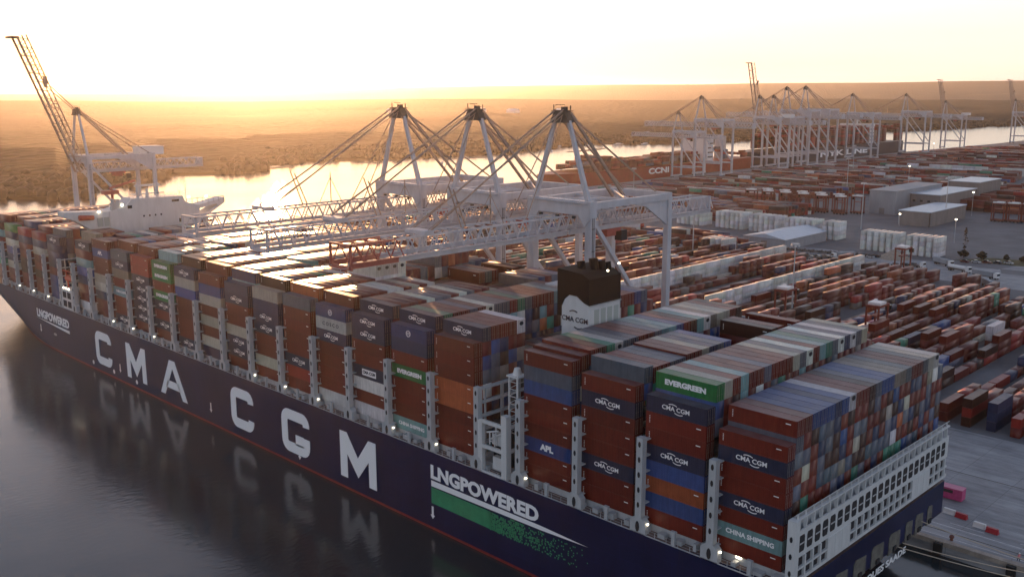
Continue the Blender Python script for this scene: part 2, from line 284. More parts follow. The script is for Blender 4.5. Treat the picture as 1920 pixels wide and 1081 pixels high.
def fbm(x, y, s, o=4):
    from mathutils import noise
    return noise.fractal(Vector((x*s, y*s, 3.1)), 1., 2., o)
SHORE = [(-3000, -9000), (-1300, -3000), (-900, -1200), (-840, -300), (-850, 60), (-864, 164), (-813, 195), (-873, 233), (-891, 287), (-983, 370), (-950, 451), (-1030, 520), (-1051, 630), (-1014, 693), (-989, 872), (-1063, 1205), (-952, 1308), (-916, 1389), (-958, 1627), (-949, 1904), (-858, 2267), (-856, 2504), (-804, 2707), (-700, 3400), (-600, 5200), (-300, 9000), (2500, 14000), (9000, 20000)]
def bank():
    pts = []
    for (a, b) in zip(SHORE[:-1], SHORE[1:]):
        L = math.hypot(b[0]-a[0], b[1]-a[1]); k = max(1, min(24, int(L/55)))
        for i in range(k): t = i/k; pts.append((a[0]+(b[0]-a[0])*t, a[1]+(b[1]-a[1])*t))
    pts.append(SHORE[-1])
    pts = [(x+6*math.sin(y*.13)*(1 if abs(y) < 3000 else 0)+9*fbm(x, y, .02), y) for x, y in pts]
    K = 46; vs = []; fs = []
    for (x, y) in pts:
        dx, dy = x-CAM.x, y-CAM.y; r = math.hypot(dx, dy); ux, uy = dx/r, dy/r
        az = math.degrees(math.atan2(dx, dy)); px = 960+F_PX*math.tan(R(max(-60, min(60, az+44.68))))
        ridge = np.interp(px, [-600, 0, 480, 800, 1000, 1400, 1900, 2600], [178, 176, 173, 164, 162, 159, 156.5, 157])
        for k in range(K):
            t = k/(K-1); rad = r*(1-t**2.2) + 15500*t**2.2 if t > 0 else r
            rad = r + (15500-r)*(t**2.6) if r < 15500 else r+9000*t
            X, Y = CAM.x+ux*rad, CAM.y+uy*rad; d = rad-r
            zr = CAM.z + (170.5-ridge)/F_PX*13000 + 14*fbm(X, Y, .0004, 3)
            e = 4 + 18*min(1, d/500) + 9*fbm(X, Y, .0007)*min(1, d/900)
            mid = np.interp(rad, [0, 3500, 5200, 7000, 9500, 12500, 15500], [0, 0, 26, -22, -14, 1, 1])
            f = min(1, max(0, (rad-9500)/3000)); f = f*f*(3-2*f)
            z = (e + mid*(rad < 9500 or 1))*(1-f) + zr*f
            if k == 0: z = -1.5
            elif d < 60: z = min(z, 2.5)
            vs.append((X, Y, z))
    n = len(pts)
    for i in range(n-1):
        for k in range(K-1):
            a = i*K+k; fs.append((a, a+K, a+K+1, a+1))
    m = bpy.data.materials.new('wooded_hills'); m.use_nodes = True; nn, l = m.node_tree.nodes, m.node_tree.links; b = nn['Principled BSDF']; b.inputs['Roughness'].default_value = .95; b.inputs['Specular IOR Level'].default_value = .1
    g = nn.new('ShaderNodeNewGeometry'); t = nn.new('ShaderNodeTexNoise'); t.inputs['Scale'].default_value = .0016; t.inputs['Detail'].default_value = 8; t.inputs['Roughness'].default_value = .7; l.new(g.outputs['Position'], t.inputs['Vector'])
    cr = nn.new('ShaderNodeValToRGB'); cr.color_ramp.elements[0].position = .38; cr.color_ramp.elements[0].color = (.024, .020, .010, 1); cr.color_ramp.elements[1].position = .68; cr.color_ramp.elements[1].color = (.070, .056, .026, 1)
    e = cr.color_ramp.elements.new(.55); e.color = (.033, .026, .013, 1)
    l.new(t.outputs['Fac'], cr.inputs[0]); l.new(cr.outputs[0], b.inputs['Base Color'])
    t2 = nn.new('ShaderNodeTexVoronoi'); t2.inputs['Scale'].default_value = .045; l.new(g.outputs['Position'], t2.inputs['Vector'])
    bp = nn.new('ShaderNodeBump'); bp.inputs['Strength'].default_value = 1; bp.inputs['Distance'].default_value = 12; l.new(t2.outputs['Distance'], bp.inputs['Height']); l.new(bp.outputs[0], b.inputs['Normal'])
    me = bpy.data.meshes.new('hills'); me.from_pydata(vs, [], fs); me.materials.append(m); me.update(); struct(link('hills', me))
    return pts
shore_pts = bank()
# mud banks in the river
mud = MB()
for (x0, y0, x1, y1, w) in ((-985, 470, -1000, 560, 10), (-975, 640, -985, 720, 7), (-945, 770, -950, 860, 8), (-930, 1000, -955, 1130, 9)):
    n = 14; ps = []
    for k in range(n):
        t = 2*math.pi*k/n; cx, cy = (x0+x1)/2, (y0+y1)/2; L = math.hypot(x1-x0, y1-y0)/2
        dx, dy = (x1-x0)/(2*L), (y1-y0)/(2*L); a, bb = L*math.cos(t), w*math.sin(t)*(1+.3*math.sin(3*t))
        ps.append((cx+dx*a-dy*bb, cy+dy*a+dx*bb))
    mud.prism(ps, 2, -1, .35)
struct(mud.build('mud_banks', mat('mud', (.09, .07, .05), .7), fix=True))
# woodland canopy along the far bank: many crowns joined, a mass nobody could count
def crown_template(n=9):
    out = []
    for s in range(4):
        b = bmesh.new(); bmesh.ops.create_icosphere(b, subdivisions=1, radius=1)
        rs = random.Random(s)
        for v in b.verts:
            k = 1+rs.uniform(-.28, .22); v.co *= k; v.co.z = v.co.z*.85+.45
        out.append((np.array([v.co[:] for v in b.verts]), np.array([[v.index for v in f.verts] for f in b.faces]))); b.free()
    return out
TPL = crown_template()
def np_mesh(name, V, Fc, m, cols=None):
    me = bpy.data.meshes.new(name); k = Fc.shape[1]
    me.vertices.add(len(V)); me.vertices.foreach_set('co', V.astype(np.float32).ravel())
    me.loops.add(Fc.size); me.loops.foreach_set('vertex_index', Fc.astype(np.int32).ravel())
    me.polygons.add(len(Fc)); me.polygons.foreach_set('loop_start', np.arange(0, Fc.size, k, dtype=np.int32))
    me.polygons.foreach_set('loop_total', np.full(len(Fc), k, dtype=np.int32))
    me.materials.append(m)
    if cols is not None:
        a = me.color_attributes.new('Col', 'FLOAT_COLOR', 'CORNER'); a.data.foreach_set('color', np.repeat(np.c_[cols, np.ones(len(cols))], k, axis=0).astype(np.float32).ravel())
    me.update(calc_edges=True); me.validate(); return me
def woodland():
    V = []; Fc = []; o = 0; n = 0
    while n < 7000:
        i = random.randrange(4, len(shore_pts)-4); x, y = shore_pts[i]
        if y > 4200 or y < -2500: continue
        dx, dy = x-CAM.x, y-CAM.y; r = math.hypot(dx, dy); d = 8+170*random.random()**1.3
        X, Y = x+dx/r*d+random.uniform(-25, 25), y+dy/r*d+random.uniform(-25, 25)
        if fbm(X, Y, .004, 3) < -.05 and d > 90: continue
        tv, tf = TPL[random.randrange(4)]; h = random.uniform(5, 10)+(2 if d > 200 else 0); w = h*random.uniform(.6, .95)
        zb = 2 + 18*min(1, d/500)*.9 if d > 60 else 1.5
        V.append(tv*np.array([w, w, h])*.8+np.array([X, Y, zb-1])); Fc.append(tf+o); o += len(tv); n += 1
    me = np_mesh('woodland', np.vstack(V), np.vstack(Fc), M_FOREST); ob = link('woodland', me); ob['kind'] = 'stuff'
woodland()

# ------------------------------------------------------------------ the big container ship
P = 14.61; XG1 = -4*P-11.75; XG2 = XG1-14*P-12.13; YO = 2.3; RP = 2.52; DK = 17.7; B = 63.0
ship = empty('container_ship', (-200, B/2, 0)); tag(ship, 'huge navy container ship moored along the quay, white hull lettering and stacked boxes', 'container ship')
SHIP_OFF = Vector((-200, B/2, 0))
def sp(name, mb, m, parent=None, fix=False):
    o = mb.build(name, m, parent or ship, fix)
    if parent is None or parent is ship: o.matrix_parent_inverse = Matrix.Translation(-SHIP_OFF)
    return o
# hull
def half(z):
    """plan outline of the port half at height z, from stern to bow: list of (x, inset from the ship side)"""
    t = max(0, min(1, z/DK)); xs = -290-72*t; xe = -398-24*t; out = []
    st = .4+7.0*max(0, 1-z/9.)**1.3
    sx = 0 - 9*max(0, 1-z/11.)
    for k in range(9): u = k/8; out.append((sx-40*u, (st+1.6)*(1-u)**2.2))
    for k in range(1, 8): out.append((sx-40+(xs-sx+40)*k/8, 0))
    for k in range(0, 19):
        u = k/18; out.append((xs+(xe-xs)*u, (B/2)*u**2.15))
    return out
def hull():
    zs = [-3, 0, .3, .6, 2.5, 5, 7, 9, 11, 13, 15, 16.5, DK]
    V = []; Fc = []; rings = []
    for z in zs:
        h = half(max(z, 0)); ring = [(x, i, z) for x, i in h] + [(x, B-i, z) for x, i in reversed(h[:-1])]
        rings.append(len(V)); V += ring; n = len(ring)
    hullf, bootf = [], []
    for k in range(len(zs)-1):
        a, b = rings[k], rings[k+1]
        for i in range(n):
            j = (i+1) % n; (bootf if zs[k+1] <= .65 else hullf).append((a+i, a+j, b+j, b+i))
    m1 = MB(); m1.v = V; m1.f = hullf; sp('hull', m1, M_HULL, fix=True)
    m2 = MB(); m2.v = V; m2.f = bootf; sp('boot_topping', m2, M_BOOT, fix=True)
    m3 = MB(); m3.v = [v for v in V[rings[-1]:]]; m3.f = [tuple(range(n))]
    for q in range(len(m3.v)): m3.v[q] = (m3.v[q][0], m3.v[q][1], DK-.05)
    sp('deck', m3, M_DECK)
    # bulwark on the forecastle
hull()
sp('hull_top_rail', MB().box(-330, -1, .0, .22, DK, DK+.12).box(-330, -1, B-.22, B, DK, DK+.12), M_SHIPGREY)
# hatch coaming / passageway side behind the posts
co = MB(); co.box(-350, -1.5, YO+.25, B-YO-.25, DK-.04, DK+1.32); sp('hatch_coaming', co, M_SHIPGREY)
# passageway details: stanchions, rails and fittings
st_m = MB(); st_m.box(-.35, .35, .25, .7, 0, 2.5); st_m.box(-.5, .5, .2, .75, 2.3, 2.55)
STAN = st_m.mesh('stanchion', M_SHIPGREY)
po = MB()
po.box(-.66, .66, .05, 1.25, 2.4, 17.4)
po.add([(-1.65, .0, 0), (1.65, .0, 0), (1.65, 1.3, 0), (-1.65, 1.3, 0), (-1.65, 0, 2.1), (1.65, 0, 2.1), (1.65, 1.3, 2.1), (-1.65, 1.3, 2.1), (-.85, 0, 2.9), (.85, 0, 2.9), (.85, 1.3, 2.9), (-.85, 1.3, 2.9)],
       [(0, 1, 5, 4), (1, 2, 6, 5), (2, 3, 7, 6), (3, 0, 4, 7), (4, 5, 9, 8), (5, 6, 10, 9), (6, 7, 11, 10), (7, 4, 8, 11)])
POST = po.mesh('lashing_post', M_SHIPGREY)
HOLE = MB().prism([(.28*math.cos(t), .55*math.sin(t)) for t in np.linspace(0, 2*math.pi, 9)[:-1]], 1, -.03, .05).mesh('post_opening', M_DARK)
SLOT = MB().prism([(.42*math.cos(t), 1.0*math.sin(t)) for t in np.linspace(0, 2*math.pi, 11)[:-1]], 1, -.06, .02).mesh('post_slot', M_DARK)
lm = MB()
for y in np.arange(YO+.4, B-2, 2*RP): lm.box(-.18, .18, y-.15, y+.15, 0, 17.2)
for z in (2.3, 5.2, 8.1, 11, 13.9, 16.8): lm.box(-.75, .75, 1.25, B-1.25, z, z+.18)
LBR = lm.mesh('lashing_frame', M_SHIPGREY)
LAMP = MB().prism([(.16*math.cos(t), .16*math.sin(t)) for t in np.linspace(0, 2*math.pi, 9)[:-1]], 1, -.12, .12).mesh('deck_lamp', M_LAMP)
post_x = [-k*P for k in range(1, 5)] + [XG1-j*P for j in range(0, 15)] + [XG2-k*P for k in range(0, 5)]
def shipo(name, me, loc, rotz=0, parent=None):
    o = link(name, me, parent or ship, Vector(loc)-SHIP_OFF, rotz); return o
for i, x in enumerate(post_x):
    p = shipo('lashing_post', POST, (x, 0, DK)); shipo('lashing_post', POST, (x, B, DK), math.pi)
    for k in range(5): link('post_opening', HOLE, p, (0, .05, 5.2+k*2.75))
    link('post_slot', SLOT, p, (0, 0, 1.25))
    shipo('lashing_frame', LBR, (x, 0, DK))
    if i % 1 == 0:
        shipo('deck_lamp', LAMP, (x+1.9, .45, DK+2.0)) if i in (0, 1, 3, 5, 6, 8, 9, 10, 14, 15, 16, 19, 20, 21, 22) else None
for j in list(range(1, 5)): shipo('stanchion', STAN, (-j*P+P/2, 0, DK))
for j in range(14): shipo('stanchion', STAN, (XG1-j*P-P/2, 0, DK))
for j in range(4): shipo('stanchion', STAN, (XG2-j*P-P/2, 0, DK))
# clutter along the side passage
cl = MB()
for x in np.arange(-325, -2, 3.65):
    if random.random() < .7: cl.box(x, x+random.uniform(.5, 2.2), 1.1, 2.3, DK, DK+random.uniform(.5, 1.3))
for x in np.arange(-328, -2, 2.4): cl.box(x, x+.07, .1, .17, DK, DK+1.1)
for z in (.55, 1.1): cl.box(-328, -2, .11, .16, DK+z-.03, DK+z)
sp('deck_fittings', cl, M_SHIPGREY)
for k, (x0) in enumerate((-10.5, -5.5, -24, -19, -39.5, -34.0, -53.5)):
    shipo('deck_lamp', MB().box(-.5, .5, -.08, .08, -.12, .12).mesh('deck_lamp', M_LAMP) if k == 0 else LAMP2, (x0, YO+.1, DK+1.15))
    if k == 0: LAMP2 = bpy.data.objects['deck_lamp'] and ship.children[-1].data

# ---- hull lettering: stroke built letters
def strokes(paths, w):
    """flat letters from thick polylines with mitred joints; returns MB in x,z at y=0, 6 cm proud"""
    mb = MB()
    for pts in paths:
        n = len(pts); L = []; Rr = []
        for i, p in enumerate(pts):
            p = Vector(p); d0 = (p-Vector(pts[i-1])).normalized() if i > 0 else None; d1 = (Vector(pts[i+1])-p).normalized() if i < n-1 else None
            d = (d0+d1).normalized() if d0 and d1 else (d0 or d1); nrm = Vector((-d.y, d.x))
            k = 1/max(.45, abs(nrm.dot(Vector((-(d0 or d1).y, (d0 or d1).x)))))
            L.append(p+nrm*w/2*k); Rr.append(p-nrm*w/2*k)
        for i in range(n-1):
            q = [L[i], L[i+1], Rr[i+1], Rr[i]]
            mb.add([(v.x, 0, v.y) for v in q]+[(v.x, .12, v.y) for v in q], [(0, 1, 2, 3), (7, 6, 5, 4), (0, 4, 5, 1), (1, 5, 6, 2), (2, 6, 7, 3), (3, 7, 4, 0)])
    return mb
def arc(cx, cz, r, a0, a1, n=5): return [(cx+r*math.cos(R(a0+(a1-a0)*i/n)), cz+r*math.sin(R(a0+(a1-a0)*i/n))) for i in range(n+1)]
def letter(ch, W_, H, w):
    h = w/2; r = 1.75
    if ch == 'C': return strokes([arc(W_-h-r, H-h-r, r, -8, 90)+arc(h+r, H-h-r, r, 90, 180)+arc(h+r, h+r, r, 180, 270)+arc(W_-h-r, h+r, r, 270, 368)], w)
    if ch == 'G': return strokes([arc(W_-h-r, H-h-r, r, -8, 90)+arc(h+r, H-h-r, r, 90, 180)+arc(h+r, h+r, r, 180, 270)+arc(W_-h-r, h+r, r, 270, 358)+[(W_-h, H*.44)], [(W_*.50, H*.44-h*.9), (W_-w, H*.44-h*.9)]], w)
    if ch == 'M':
        mb = MB()
        def q(ps): mb.prism(ps, 1, 0, .12)
        q([(0, 0), (w, 0), (w, H), (0, H)]); q([(W_-w, 0), (W_, 0), (W_, H), (W_-w, H)])
        q([(w, H), (w, H-w*1.9), (W_/2, H*.10), (W_/2, H*.10+w*1.75)]); q([(W_-w, H), (W_/2, H*.10+w*1.75), (W_/2, H*.10), (W_-w, H-w*1.9)])
        return mb
    if ch == 'A':
        mb = MB(); c = W_/2; t = w*.62
        def q(ps): mb.prism(ps, 1, 0, .12)
        q([(0, 0), (w*1.05, 0), (c+.05, H-w*.9), (c+.02, H), (c-t, H)]); q([(W_-w*1.05, 0), (W_, 0), (c+t, H), (c+.03, H), (c+.06, H-w*.9)])
        q([(w*1.35, H*.22), (W_-w*1.35, H*.22), (W_-w*1.9, H*.22+w*.85), (w*1.9, H*.22+w*.85)])
        return mb
ZL = DK-14.75; HL = 11.4
for ch, x, w_ in (('C', -258.8, 12.6), ('M', -234.8, 13.8), ('A', -211.5, 17.0), ('C', -168.8, 11.8), ('G', -143.2, 12.6), ('M', -117.6, 13.9)):
    me = letter(ch, w_, HL, 2.75).mesh('hull_letter', M_LET)
    b_ = bmesh.new(); b_.from_mesh(me); bmesh.ops.recalc_face_normals(b_, faces=b_.faces); b_.to_mesh(me); b_.free()
    shipo('hull_letter', me, (x, -.10, ZL))
# LNGPOWERED marks and the green band
def ship_text(s, x0, x1, zc, h, y=-.06, m=M_LET, name='hull_lettering', bold=.03):
    me = text_mesh(s, m, bold, .03, align='LEFT'); xs = [v.co.x for v in me.vertices]; ys = [v.co.y for v in me.vertices]
    o = link(name, me, ship); o.rotation_euler = (R(90), 0, 0); k = (x1-x0)/(max(xs)-min(xs)); kh = h/(max(ys)-min(ys)); o.scale = (k, kh, 1)
    o.location = Vector((x0-min(xs)*k, y, zc-(min(ys)+max(ys))/2*kh))-SHIP_OFF; return o
ship_text('LNGPOWERED', -84.4, -52.7, DK-4.35, 3.2, bold=.045)
sp('hull_stripe', MB().add([(-84.3, -.05, DK-6.35), (-84.3, -.05, DK-7.7), (-52, -.05, DK-7.15), (-40.2, -.05, DK-6.6), (-52, -.05, DK-6.25)], [(0, 1, 2, 3, 4)]), M_LET)
gr = MB(); gr.add([(-84.3, -.05, DK-7.95), (-84.3, -.05, DK-11.6), (-66, -.05, DK-11.6), (-66, -.05, DK-7.8)], [(0, 1, 2, 3)])
sp('green_band', gr, M_GREEN)
gd = MB()
rs = random.Random(3)
for gx in np.arange(-66, -38, .42):
    for gz in np.arange(DK-11.5, DK-7.3, .42):
        t = (gx+66)/28; top = DK-7.8+.4*t
        if gz > top or rs.random() < t*1.05-.02: continue
        x, z = gx+rs.uniform(-.1, .1), gz+rs.uniform(-.1, .1); s_ = .21*(1-.45*t)
        gd.add([(x-s_, -.05, z-s_), (x+s_, -.05, z-s_), (x+s_, -.05, z+s_), (x-s_, -.05, z+s_)], [(0, 1, 2, 3)])
do = sp('green_dots', gd, M_GREEN); do['kind'] = 'stuff'
ship_text('LNGPOWERED', -311.5, -281, DK-5.6, 3.2, bold=.045)
sp('hull_stripe', MB().add([(-313, -.06, DK-7.6), (-281, -.06, DK-9.0), (-281, -.06, DK-7.9)], [(0, 1, 2)]), M_LET)
for x, z, s_ in ((-84, DK-14.3, 1), (-119.5+92-108, DK-15.0, 1), (-180.5, DK-13.2, 1), (-240.4, DK-13.8, 1), (-309, DK-12, 1)):
    a = MB(); a.prism([(x-.3, z), (x+.3, z), (x+.3, z+2.0), (x-.3, z+2.0)], 1, -.06, -.02); a.prism([(x-.7, z), (x, z-.9), (x+.7, z)], 1, -.06, -.02); sp('tug_arrow', a, M_LET, fix=True)
for x in (-262, -245.5, -228.5): sp('thruster_mark', MB().prism([(x+.75*math.cos(t), 2.3+.75*math.sin(t)) for t in np.linspace(0, 2*math.pi, 11)[:-1]], 1, -.06, -.02), M_LET)
sp('thruster_mark', MB().prism([(-295+1.4*math.cos(t), 6.2+.5*math.sin(t)) for t in np.linspace(0, 2*math.pi, 9)[:-1]], 1, -.06, -.02), M_SHIPGREY)

# ---- stern: lattice lashing bridge and transom
sl_ = MB()
ZB, ZT = DK+1.2, DK+12.0
for c in range(24):
    y = YO+c*RP-1.1
    sl_.box(-.1, .45, y-.2, y+.2, ZB, ZB+4.0); sl_.box(-.2, .35, y-.13, y+.13, ZB+8.4, ZB+10.2)
sl_.box(-.1, .4, .6, B-2.6, ZB-.1, ZB+.5); sl_.box(-.1, .35, .6, B-2.6, ZB+10.2, ZB+10.45); sl_.box(-.1, .38, .6, B-2.6, ZB+1.9, ZB+2.25)
sp('stern_lashing_bridge', sl_, M_WHITE)
sp('stern_plate', MB().box(.02, .3, .6, B-2.6, ZB+4.0, ZB+8.4), M_WHITE)
PICK = MB().box(-.1, .1, -.09, .09, 0, .85).mesh('rail_stanchion', M_WHITE)
for c in range(24): shipo('rail_stanchion', PICK, (.1, YO+c*RP-1.1, ZB+10.45))
sp('stern_rail', MB().box(.06, .14, .6, B-2.6, ZB+11.2, ZB+11.3), M_WHITE)
sp('stern_bulkhead', MB().box(-1.3, -1.1, 1.5, B-3, ZB, ZB+10), M_SHIPGREY)
OPN = MB().prism([(.86*c_, 1.35*s__) for c_, s__ in ((-1, -.7), (-.75, -1), (.75, -1), (1, -.7), (1, .7), (.75, 1), (-.75, 1), (-1, .7))], 0, -.02, .05).mesh('stern_opening', M_DARK)
OPB = MB().box(0, .09, -.7, .7, -.1, .12).mesh('opening_bar', M_SHIPGREY)
WIN = MB().box(-.4, .1, -.9, .9, -.62, .62).mesh('stern_window', M_DARK)
PAN = MB().box(-.05, .42, -RP/2+.21, RP/2-.21, 0, 3.5).mesh('stern_panel', M_WHITE)
PAN2 = MB().box(-.3, -.1, -RP/2+.21, RP/2-.21, 0, 3.5).mesh('stern_panel', M_SHIPGREY)
for c in range(23):
    y = YO+c*RP-1.1+RP/2
    o_ = shipo('stern_opening', OPN, (.3, y, ZB+6.2)); link('opening_bar', OPB, o_)
    if c in (4, 5, 6, 17, 18, 19): shipo('stern_panel', PAN, (0, y, ZB+.5))
    else:
        shipo('stern_panel', PAN2, (0, y, ZB+.5)); shipo('stern_window', WIN, (0, y, ZB+1.2)); shipo('stern_window', WIN, (0, y, ZB+3.0))
pst = MB(); pst.box(-.9, .5, 0.02, 1.35, DK, ZT-.4); sp('lashing_post', pst, M_WHITE); ph = MB()
for z in (DK+3, DK+5.8, DK+8.6): ph.prism([(-.2+.25*math.cos(t), z+.5*math.sin(t)) for t in np.linspace(0, 2*math.pi, 9)[:-1]], 1, -.03, .03)
sp('post_openings', ph, M_DARK)
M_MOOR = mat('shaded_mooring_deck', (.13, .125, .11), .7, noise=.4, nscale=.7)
# mooring deck openings in the transom
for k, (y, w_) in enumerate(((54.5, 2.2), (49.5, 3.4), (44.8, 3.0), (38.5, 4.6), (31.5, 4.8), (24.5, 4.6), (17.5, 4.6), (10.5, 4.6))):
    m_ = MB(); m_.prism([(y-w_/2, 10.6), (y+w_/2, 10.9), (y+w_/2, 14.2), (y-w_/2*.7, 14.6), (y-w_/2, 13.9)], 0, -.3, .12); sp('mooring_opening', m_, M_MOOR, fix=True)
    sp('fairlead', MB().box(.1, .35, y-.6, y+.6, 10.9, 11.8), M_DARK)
def transom_text(s, y0, y1, zc, h):
    me = text_mesh(s, M_LET, .03, .03, align='LEFT'); xs = [v.co.x for v in me.vertices]; ys = [v.co.y for v in me.vertices]
    o = link('ship_name_lettering', me, ship); o.rotation_euler = (R(90), 0, R(90)); k = (y1-y0)/(max(xs)-min(xs)); kh = h/(max(ys)-min(ys)); o.scale = (k, kh, 1)
    o.location = Vector((.12, y0-min(xs)*k, zc-(min(ys)+max(ys))/2*kh))-SHIP_OFF
transom_text('CMA CGM JACQUES SAADE', 9, 44.0, 9.0, 1.7); transom_text('MALTA', 22, 31, 6.6, 1.3)

# ---- funnel
FX0, FX1, FY0, FY1 = -67.5, -60.0, 22.8, 33.0
def funnel():
    prof = [(FX0, 30), (FX1, 30), (FX1, 49.6), (FX1-1.4, 50.1), (FX1-3.2, 51.2), (FX1-5.4, 51.3), (FX0+.8, 50.2), (FX0, 48.6)]
    f = sp('funnel', MB().prism(prof, 1, FY0, FY1), M_WHITE, fix=True)
    def fp(name, mb, m, fix=False): return mb.build(name, m, f, fix)
    fp('funnel_hood', MB().prism([(FX0-1.2, 46.5), (FX0-.05, 46.5), (FX0-.02, 48.7), (FX0+.8, 50.25), (FX1-5.4, 51.35), (FX1-3.2, 51.25), (FX1-1.4, 50.15), (FX1+.05, 49.7), (FX1+.05, 55.2), (FX1-2, 56.2), (FX0-1.2, 56.6)], 1, FY0-.1, FY1+.1), M_BLACK, True)
    pp = MB()
    for x, y, r_, h in ((-65.5, 27, .9, 57.9), (-63.2, 28.5, .9, 58.6), (-65, 30.2, .8, 58.2), (-62.3, 30.0, .8, 58.0), (-62, 31.6, .7, 57.6)): pp.tube((x, y, 55.5), (x-.5, y, h), r_, 10)
    fp('exhaust_pipe', pp, M_BLACK)
    for k in range(4):
        y = FY0+1.7+k*2.15; w = MB().box(FX1-.1, FX1+.06, y, y+1.55, 44.8, 48.6).build('louvre', M_LOUV, f)
    fp('platform', MB().box(FX0-6, FX0-1.2, 24, 32, 52.2, 52.5).box(FX1, FX1+.5, FY0, FY1, 49.55, 49.7), M_SHIPGREY)
    t = link('funnel_lettering', text_mesh('CMA CGM', M_LETDK, .02, .02), f, (FX0+3.7, FY0-.08, 46.2)); t.rotation_euler = (R(90), 0, 0); t.scale = (1.55, 1.5, 1)
    for cx, cz, a0, a1 in ((FX0+3.3, 45.9, 62, 118), (FX0+4.6, 46.6, 242, 298)):
        s_ = strokes([arc(cx, cz, 2.2, a0, a1, 8)], .26); o = s_.build('logo_arc', M_LETDK, f, True); o.location.y += FY0-.12
    for x, y, z in ((FX1+.1, 28.6, 56.4), (FX1-.6, 33.2, 57.3)): MB().box(x-.16, x+.16, y-.16, y+.16, z-.16, z+.16).build('hood_lamp', M_LAMP, f)
funnel()
# ---- open frame with crane house between the two container blocks (at the funnel gap)
gf = MB()
for x in (-69.0, -65.8, -62.2, -59.6):
    gf.box(x-.25, x+.25, .1, .6, DK, DK+11) if x in (-69.0, -62.2) else None
for x0, x1 in ((-69.2, -62.0),):
    for z in (DK+.1, DK+5.6, DK+10.8): gf.box(x0, x1, .08, .62, z-.35, z+.35)
gf.box(-62.9, -61.5, 0.0, 1.4, DK, DK+13.2); gf.box(-69.6, -68.4, 0.02, .9, DK, DK+10.9)
gf.box(-62.3, -61.7, 1.4, 9, DK+5.3, DK+5.9); gf.box(-62.3, -61.7, 1.4, 9, DK+10.3, DK+10.9)
sp('mooring_frame', gf, M_WHITE)
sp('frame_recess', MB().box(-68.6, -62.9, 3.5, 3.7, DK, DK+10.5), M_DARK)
sp('manifold', MB().box(-67, -64.5, 1.5, 3, DK+6, DK+8.3).box(-66.5, -63.4, 1.2, 2.4, DK+1, DK+3.6).tube((-64, 1.4, DK+6), (-64, 1.4, DK+12), .28).tube((-65.5, 1.4, DK+6), (-65.8, 1.4, DK+10.5), .2).tube((-67.3, 1.2, DK+7), (-63.5, 1.3, DK+9.2), .22), M_WHITE)
sp('ladder', MB().tube((-67.5, .6, DK+8.6), (-64.2, .6, DK+9.6), .18, 5).beam((-66.6, .5, DK+6.3), (-66.6, .5, DK+8.7), .2).beam((-65.2, .5, DK+6.2), (-65.2, .5, DK+8.6), .2).beam((-66.6, .5, DK+7), (-65.2, .5, DK+7), .15), M_WHITE)
lt = MB()
for x, y in ((-63.6, 3.0), (-61.2, 3.0), (-63.6, 5.2), (-61.2, 5.2)): lt.beam((x, y, DK+9), (x, y, DK+20.5), .22)
for k in range(8):
    z = DK+9+k*1.5; lt.beam((-63.6, 3, z), (-61.2, 3, z), .12); lt.beam((-61.2, 3, z), (-61.2, 5.2, z), .12); lt.beam((-63.6, 3, z), (-61.2, 3, z+1.4), .1)
lt.box(-64, -60.8, 2.6, 5.6, DK+20.5, DK+20.8)
sp('lattice_mast', lt, M_WHITE); sp('mast_lamp_dome', MB().tube((-62.4, 4.1, DK+20.8), (-62.4, 4.1, DK+22.2), 1.0, 10, .6), M_WHITE)
# walkway frames facing the gap, above low stacks
fr = MB()
for y in np.arange(7, 20, 2.52): fr.box(-70.0, -69.7, y-.15, y+.15, DK+2, DK+17)
for z in np.arange(DK+2.5, DK+18, 2.9): fr.box(-70.05, -69.65, 1.5, 20, z-.22, z+.22)
sp('lashing_walkway', fr, M_SHIPGREY)
sp('engine_casing', MB().box(-69, -59.8, 15, 45, DK, 32), M_SHIPGREY)

# ---- accommodation block with bridge wings
XA0, XA1 = -286.0, -278.0
acc = sp('accommodation_block', MB().prism([(16.5, DK), (51, DK), (51, 50.6), (45.5, 52.4), (44.5, 54.8), (25, 55.2), (22.5, 52.6), (16.5, 51.3)], 0, XA0, XA1), M_WHITE, fix=True)
def ap(name, mb, m, fix=False): return mb.build(name, m, acc, fix)
# starboard wing: bracket with a hole
ap('bridge_wing', MB().prism([(51.02, 50.9), (61.8, 52.9), (61.8, 51.0), (58.8, 49.2), (55.5, 47.4), (51.02, 45.0), (51.02, 46.6), (53.5, 47.6), (58.6, 50.1), (58.6, 50.7), (51.02, 49.5)], 0, XA0+2, XA1-.3), M_WHITE, True)
ap('bridge_wing', MB().prism([(16.48, 51.3), (.8, 52.3), (.8, 50.6), (4.5, 49.0), (10, 45.2), (16.48, 43.0)], 0, XA0+2, XA1-.3), M_WHITE, True)
ap('wing_rail', MB().box(XA1-.4, XA1-.2, 46, 61.8, 53.4, 53.6).box(XA1-.4, XA1-.2, 1, 22, 53.2, 53.35), M_SHIPGREY)
for k in range(8): ap('wing_rail_post', MB().box(XA1-.4, XA1-.2, 46+k*2.2, 46.15+k*2.2, 51.5, 53.5), M_SHIPGREY)
for y in (29.0, 31.2, 33.4, 35.6): ap('porthole', MB().prism([(y+.35*math.cos(t), 48.6+.4*math.sin(t)) for t in np.linspace(0, 2*math.pi, 9)[:-1]], 0, XA1-.02, XA1+.08), M_DARK)
for y, z, w_, h_ in ((24.0, 52.3, 1.6, 1.1), (41.5, 53.3, 2.8, .8), (43, 45.8, 1.0, 1.4), (47, 46.2, .8, .8)): ap('window', MB().box(XA1-.02, XA1+.08, y-w_/2, y+w_/2, z-h_/2, z+h_/2), M_GLASS)
